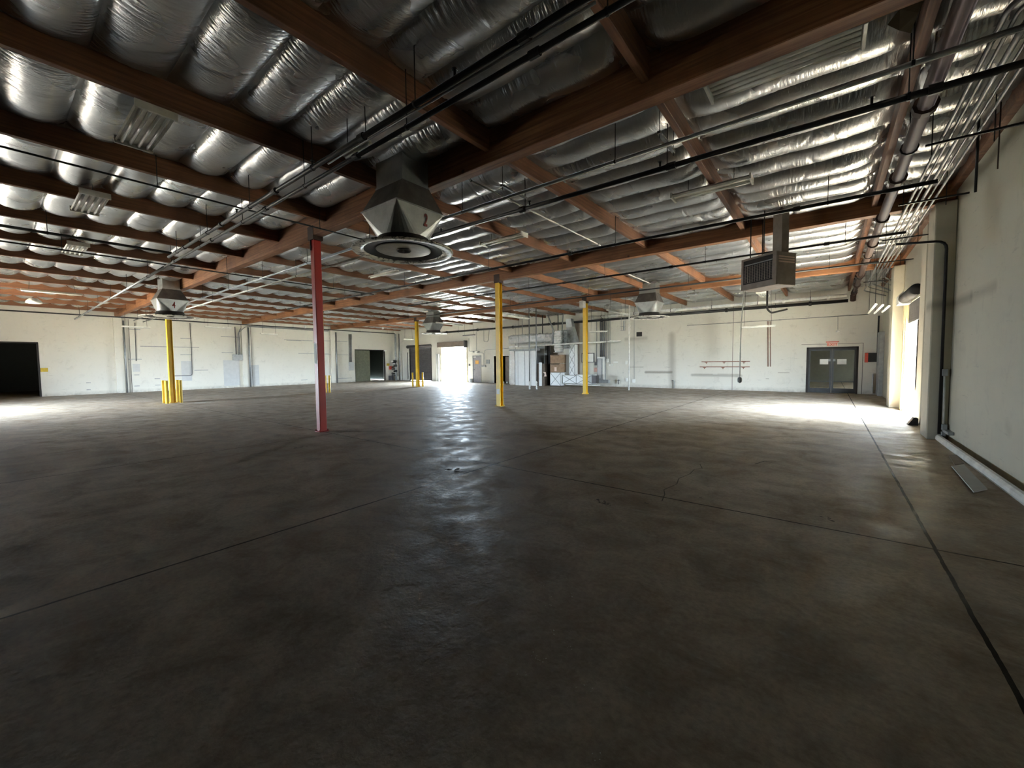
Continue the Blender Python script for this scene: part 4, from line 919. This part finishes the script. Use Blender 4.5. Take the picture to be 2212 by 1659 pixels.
# conduits around the steel door
for i, pts in enumerate((((1013, 731), (1013, 759), (1029, 760)), ((1029, 716), (1029, 760)), ((1029, 762), (1045, 763), (1045, 790)), ((1047, 790), (1047, 756), (1100, 752)), ((1045, 713), (1045, 738), (1054, 738), (1057, 713)))):
    nm = ('left of the emergency light', 'straight above the emergency light', 'down beside the grey steel door', 'turning toward the enclosure', 'looping high above the steel door')[i]
    pipe('conduit', 'thin grey conduit ' + nm, [wp(x, y, .03+.035*i) for x, y in pts], .014, M['galv'], group='conduits around the steel door', n=6)
bx('switch_box', 1040, 789, 1050, 793, M['grey'], 'row of small switches right of the grey steel door', 'switch', Y=YW, t=.06)
bx('wall_frame', 1050.5, 777, 1058, 785.5, M['grey'], 'small framed notice between the steel door and dark doorway', 'sign', Y=YW, t=.03)
bx('push_button', 1013, 786, 1016, 790, M['dgrey'], 'small push button right of the open doorway', 'switch', Y=YW, t=.04)
one(MB().lathe([(.11, 0), (.13, .30), (.12, .30), (.10, .02), (.001, .02)], (on(1017, 826, Y=22.85).x, 22.85, 0), 18), 'bucket', M['patch'], 'pale bucket on the floor beside the grey steel door', 'bucket', (on(1017, 826, Y=22.85).x, 22.85, 0), smooth=True)
one(MB().tube([(-17.9, YB-.12, .02), (-17.9, YB-.12, .35)], .03, 8), 'pipe_stub', M['grey'], 'short grey pipe stub on the floor left of the dark doorway', 'pipe', (-20.3, YB-.1, 0)) if False else None
# fire riser in the back left corner
t = thing('fire_riser', 'dark fire sprinkler riser with valves in the back left corner', 'riser', (-30.9, 22.6, 0))
MB().tube([(-30.9, 22.6, 0), (-30.9, 22.6, 4.2)], .085, 14).build('riser_pipe', M['grey'], t, smooth=True)
MB().tube([(-30.5, 22.7, 0), (-30.5, 22.7, 4.2)], .045, 10).build('side_pipe', M['galv'], t, smooth=True)
rr = random.Random(4)
for k in range(9):
    z = .5+k*.16; x = -31.05+rr.uniform(-.18, .25); mb = MB().tube([(x-.16, 22.45, z), (x+.16, 22.5, z+rr.uniform(-.05, .05))], rr.uniform(.05, .1), 10); mb.build('valve_body', M['black' if k % 3 else 'dgrey'], t, smooth=True)
for (x, z) in ((-31.1, 1.72), (-30.85, 1.5)): lab(MB().lathe([(.001, .06), (.1, .05), (.11, -.05), (.001, -.06)], (x, 22.35, z), 14).build('gauge', M['label'], t), 'white round gauge')
pipe('wall_pipe', 'slim dark pipe with round top left of the closed shutter', [(-29.9+.25, YB-.1, .12), (-29.65, YB-.1, 2.5)], .035, M['dgrey'])
one(MB().box(-31.65, -31.25, 22.3, 22.6, 0, .42, .02), 'bin', M['dgrey'], 'dark bin on the floor by the fire riser', 'bin', (-31.4, 22.4, 0))
# closed dark doors in the far left opening
d = thing('door_7', None, None, (XL, 20.5, 0)); d['kind'] = 'structure'
gm = paint('olive_door', (.13, .135, .085), .6)
for i in range(3): MB().box(XL-.16-.03*i, XL-.12-.03*i, 19.1+i*.5, 19.62+i*.5, .03, 2.7, .01).build('folding_panel', gm, d)
MB().box(XL-.1, XL, 19.06, 19.10, 0, 2.74).build('door_frame', M['green'], d); MB().box(XL-.1, XL+.03, 21.96, 22.03, 0, 2.76).build('door_frame', M['dark'], d)
MB().box(XL-.1, XL+.01, 19.06, 22.0, 2.70, 2.76).build('lintel', M['dark'], d)
# left opening frame
d = thing('door_8', None, None, (XL, 0, 0)); d['kind'] = 'structure'
MB().box(XL-.15, XL+.015, 1.50, 1.57, 0, 2.76).build('door_frame', M['dark'], d); MB().box(XL-.15, XL+.015, -3, 1.56, 2.72, 2.78).build('lintel', M['dark'], d)
# ------------------------------------------------------------------ left wall items
def lw(px, py, off=.04): return on(px, py, X=XL+off)
bx('notice', 87, 795, 104, 803, M['yellowsign'], 'small yellow notice beside the big dark opening', 'sign', X=XL+.002, t=.02)
bx('grey_box', 501.5, 765.5, 523, 778, M['grey'], 'flat grey electrical box hanging from two conduits', 'electrical box', X=XL+.002, t=.18)
ya_, yb_, yc_ = lw(509.5, 766).y, lw(513.5, 766).y, lw(517.5, 766).y; zb_ = lw(513, 766).z
pipe('conduit', 'left dark conduit above the flat grey box', [(XL+.1, ya_, 4.1), (XL+.1, ya_, zb_)], .03, M['dgrey'], n=8)
pipe('conduit', 'right curved conduit above the flat grey box', [(XL+.10, 16.8, 4.19), (XL+.10, yc_+.25, 4.19), (XL+.1, yc_, 3.8), (XL+.1, yc_, zb_)], .03, M['galv'], n=8)
pipe('conduit', 'middle curved conduit rising from the flat grey box', [(XL+.18, 16.7, 4.15), (XL+.18, yb_+.5, 4.15), (XL+.2, yb_, 3.65), (XL+.2, yb_, zb_-.02)], .022, M['galv'], n=8)
pipe('gutter_pipe', 'dark slim vertical pipe beside the second left wall pilaster', [(XL+.17, 11.05, 0), (XL+.17, 11.05, 4.1)], .05, M['galv'])
pipe('gutter_pipe', 'dark slim vertical pipe beside the first left wall pilaster', [(XL+.17, 4.76, 0), (XL+.17, 4.76, 4.1)], .04, M['galv'])
pipe('gutter_pipe', 'grey vertical pipe on the left wall right of the red column', [(XL+.17, 17.35, 0), (XL+.17, 17.35, 4.1)], .06, M['galv'])
pipe('conduit', 'thin conduit down the left wall ending in an elbow', [lw(410, 698), lw(413.5, 760), lw(415, 811), lw(377, 812)], .018, M['dgrey'], n=6)
pipe('conduit', 'thin conduit ending above a grey paint patch on the left wall', [lw(291, 697), lw(294, 780)], .015, M['dgrey'], n=6)
for i, (x0, y0, x1, y1) in enumerate(((277, 776, 306, 775), (390, 731, 413, 731.5), (390, 766, 415, 766.5), (477, 727, 518, 729), (479, 761.5, 503, 762), (614, 734, 675, 737), (645, 763.5, 710, 765.5), (696, 736, 750, 738.5), (700, 766, 752, 765.5), (619, 735, 650, 736), (279, 711, 303, 711.5), (562, 720, 601, 723.5), (697, 819, 760, 817), (651, 821, 664, 820.5))):
    a, b = lw(x0, y0, .02), lw(x1, y1, .02)
    pl = ('below the first strip light', 'left of the elbow conduit, upper', 'left of the elbow conduit, lower', 'crossing the two box conduits', 'beside the top of the grey box', 'left of the red column, upper', 'left of the red column, lower', 'right of the red column, upper', 'right of the red column, lower', 'doubled left of the red column', 'under the first strip light wire', 'under the third strip light', 'low down right of the red column', 'short and low beside the red column')[i]
    one(MB().box(XL+.002, XL+.04, min(a.y, b.y), max(a.y, b.y), a.z-.018, a.z+.018), 'wall_strut', M['grey'], 'grey horizontal strut on the left wall ' + pl, 'strut', tuple(a), 'struts on the left wall')
for (x0, y0, x1, y1) in ((484.5, 778, 517, 834), (540, 788.5, 559, 833), (287, 786, 302, 803), (393, 780, 413, 823)):
    a, b = on(x0, y1, X=XL), on(x1, y0, X=XL); MB().box(XL, XL+.003, a.y, b.y, max(.03, a.z), b.z).build('painted_patch', M['patch'], wall_left)
mb = MB()
for (x0, y0, x1) in ((290, 810, 301), (290, 834, 302), (334, 818, 346), (335, 832, 347), (186, 827, 196), (187, 842, 196), (303, 748, 430), (420, 800, 450)):
    a, b = on(x0, y0, X=XL), on(x1, y0, X=XL); mb.box(XL, XL+.003, a.y, b.y, a.z-.02, a.z+.02)
mb.build('scuff_mark', paint('scuff', (.34, .34, .33), .8), wall_left)
mb = MB()
for (x0, y0, x1) in ((1395, 803, 1450), (1500, 808, 1540), (1550, 808, 1600), (1654, 818, 1661), (1680, 805, 1705), (1360, 793, 1390)):
    a, b = on(x0, y0, Y=YB), on(x1, y0, Y=YB); mb.box(a.x, b.x, YB-.003, YB, a.z-.013, a.z+.013)
mb.build('scuff_mark', paint('scuff_beige', (.42, .38, .31), .8), wall_back)
bx('meter_box', 753, 782, 763, 800, M['patch'], 'grey meter box on the left wall near the dark double opening', 'electrical box', X=XL+.002, t=.15)
for i, px in enumerate((754.5, 757, 759.5)):
    pipe('conduit', 'grey conduit above the meter box, %s of three' % ('left', 'middle', 'right')[i], [lw(px-.8, 722), lw(px, 783)], .028, M['galv'], group='conduits above the meter box', n=8)
for i, (x0, y0, x1, y1, m_, lb) in enumerate(((835, 785, 841, 790, 'yellowsign', 'small yellow notice right of the dark double opening'), (840, 791, 846, 798, 'redsign', 'small dark red box right of the yellow notice'), (846, 791, 850, 795, 'rail', 'tiny brown box next to the dark red box'))):
    bx('notice', x0, y0, x1, y1, M[m_], lb, 'sign' if i == 0 else 'box', X=XL+.002, t=.05)
a = lw(832, 758, .15); one(MB().lathe([(.001, .1), (.1, .08), (.16, -.02), (.001, -.06)], a, 14), 'flood_lamp', M['label'], 'small white flood lamp at the corner of the dark double opening', 'lamp', tuple(a), smooth=True)
# white crosswise litter on the floor
for i, (x0, y0, x1, y1) in enumerate(((419, 871, 434, 870), (741, 849, 753, 848.5))):
    a, b = on(x0, y0, Z=0), on(x1, y1, Z=0); d_ = Vector((.15, .35, 0))
    one(MB().prism([(a.x, a.y, .001), (b.x, b.y, .001), (b.x+.1, b.y+.3, .001), (a.x+.1, a.y+.3, .001)], (0, 0, .006)), 'paper_scrap', M['label'], ('white scrap on the floor right of the guarded left column', 'white scrap on the floor right of the red column')[i], 'paper', tuple(a))

# ------------------------------------------------------------------ last roof details
for a_, b_, lb in ((on(1003, 383, Z=4.52), on(1288, 532, Z=4.52), 'white conduit running straight under the foil behind the red column beam'), (on(1352, 590, Z=4.52), on(1404, 612, Z=4.52), 'white conduit under the foil ahead of the duct by the back wall')):
    pipe('conduit', lb, [(a_.x, a_.y, 4.52), (a_.x, b_.y, 4.52)], .016, M['whitepipe'], hang=(.03, .97))
for (x0, y0, x1, y1), lb in (((1423, 285, 1455, 329), 'short slotted channel hanging across the pale double conduit'), ((1083, 400, 1133, 430), 'short slotted channel hanging left of the long joists')):
    a = on(x0, y0, Z=4.26); b = on(x1, y1, Z=4.26); b.x = a.x
    t = thing('strut_channel', lb, 'channel', tuple(a)); MB().box(a.x-.02, a.x+.02, min(a.y, b.y), max(a.y, b.y), 4.245, 4.275).build('channel', M['galv'], t)
    mb = MB()
    for y in (min(a.y, b.y)+.03, max(a.y, b.y)-.03): mb.tube([(a.x, y, 4.2), (a.x, y, 4.86)], .005, 5)
    mb.build('rod', M['black'], t)
a = on(1649, 637, Z=4.2); louvre_light(a.x, a.y, 4.2, 1.2, .34, 'four tube light seen below the unit heater', 4, R(90))
a = on(1657, 640, Y=18.6); b = on(1657, 668, Y=18.6); c_ = on(1666, 676, Y=18.6); e_ = on(1700, 668, Y=19.2)
pipe('drop_pipe', 'black drop pipe with an elbow below the unit heater', [(a.x, 18.6, 4.60), (b.x, 18.6, b.z), tuple(c_), tuple(e_)], .035, M['black'])
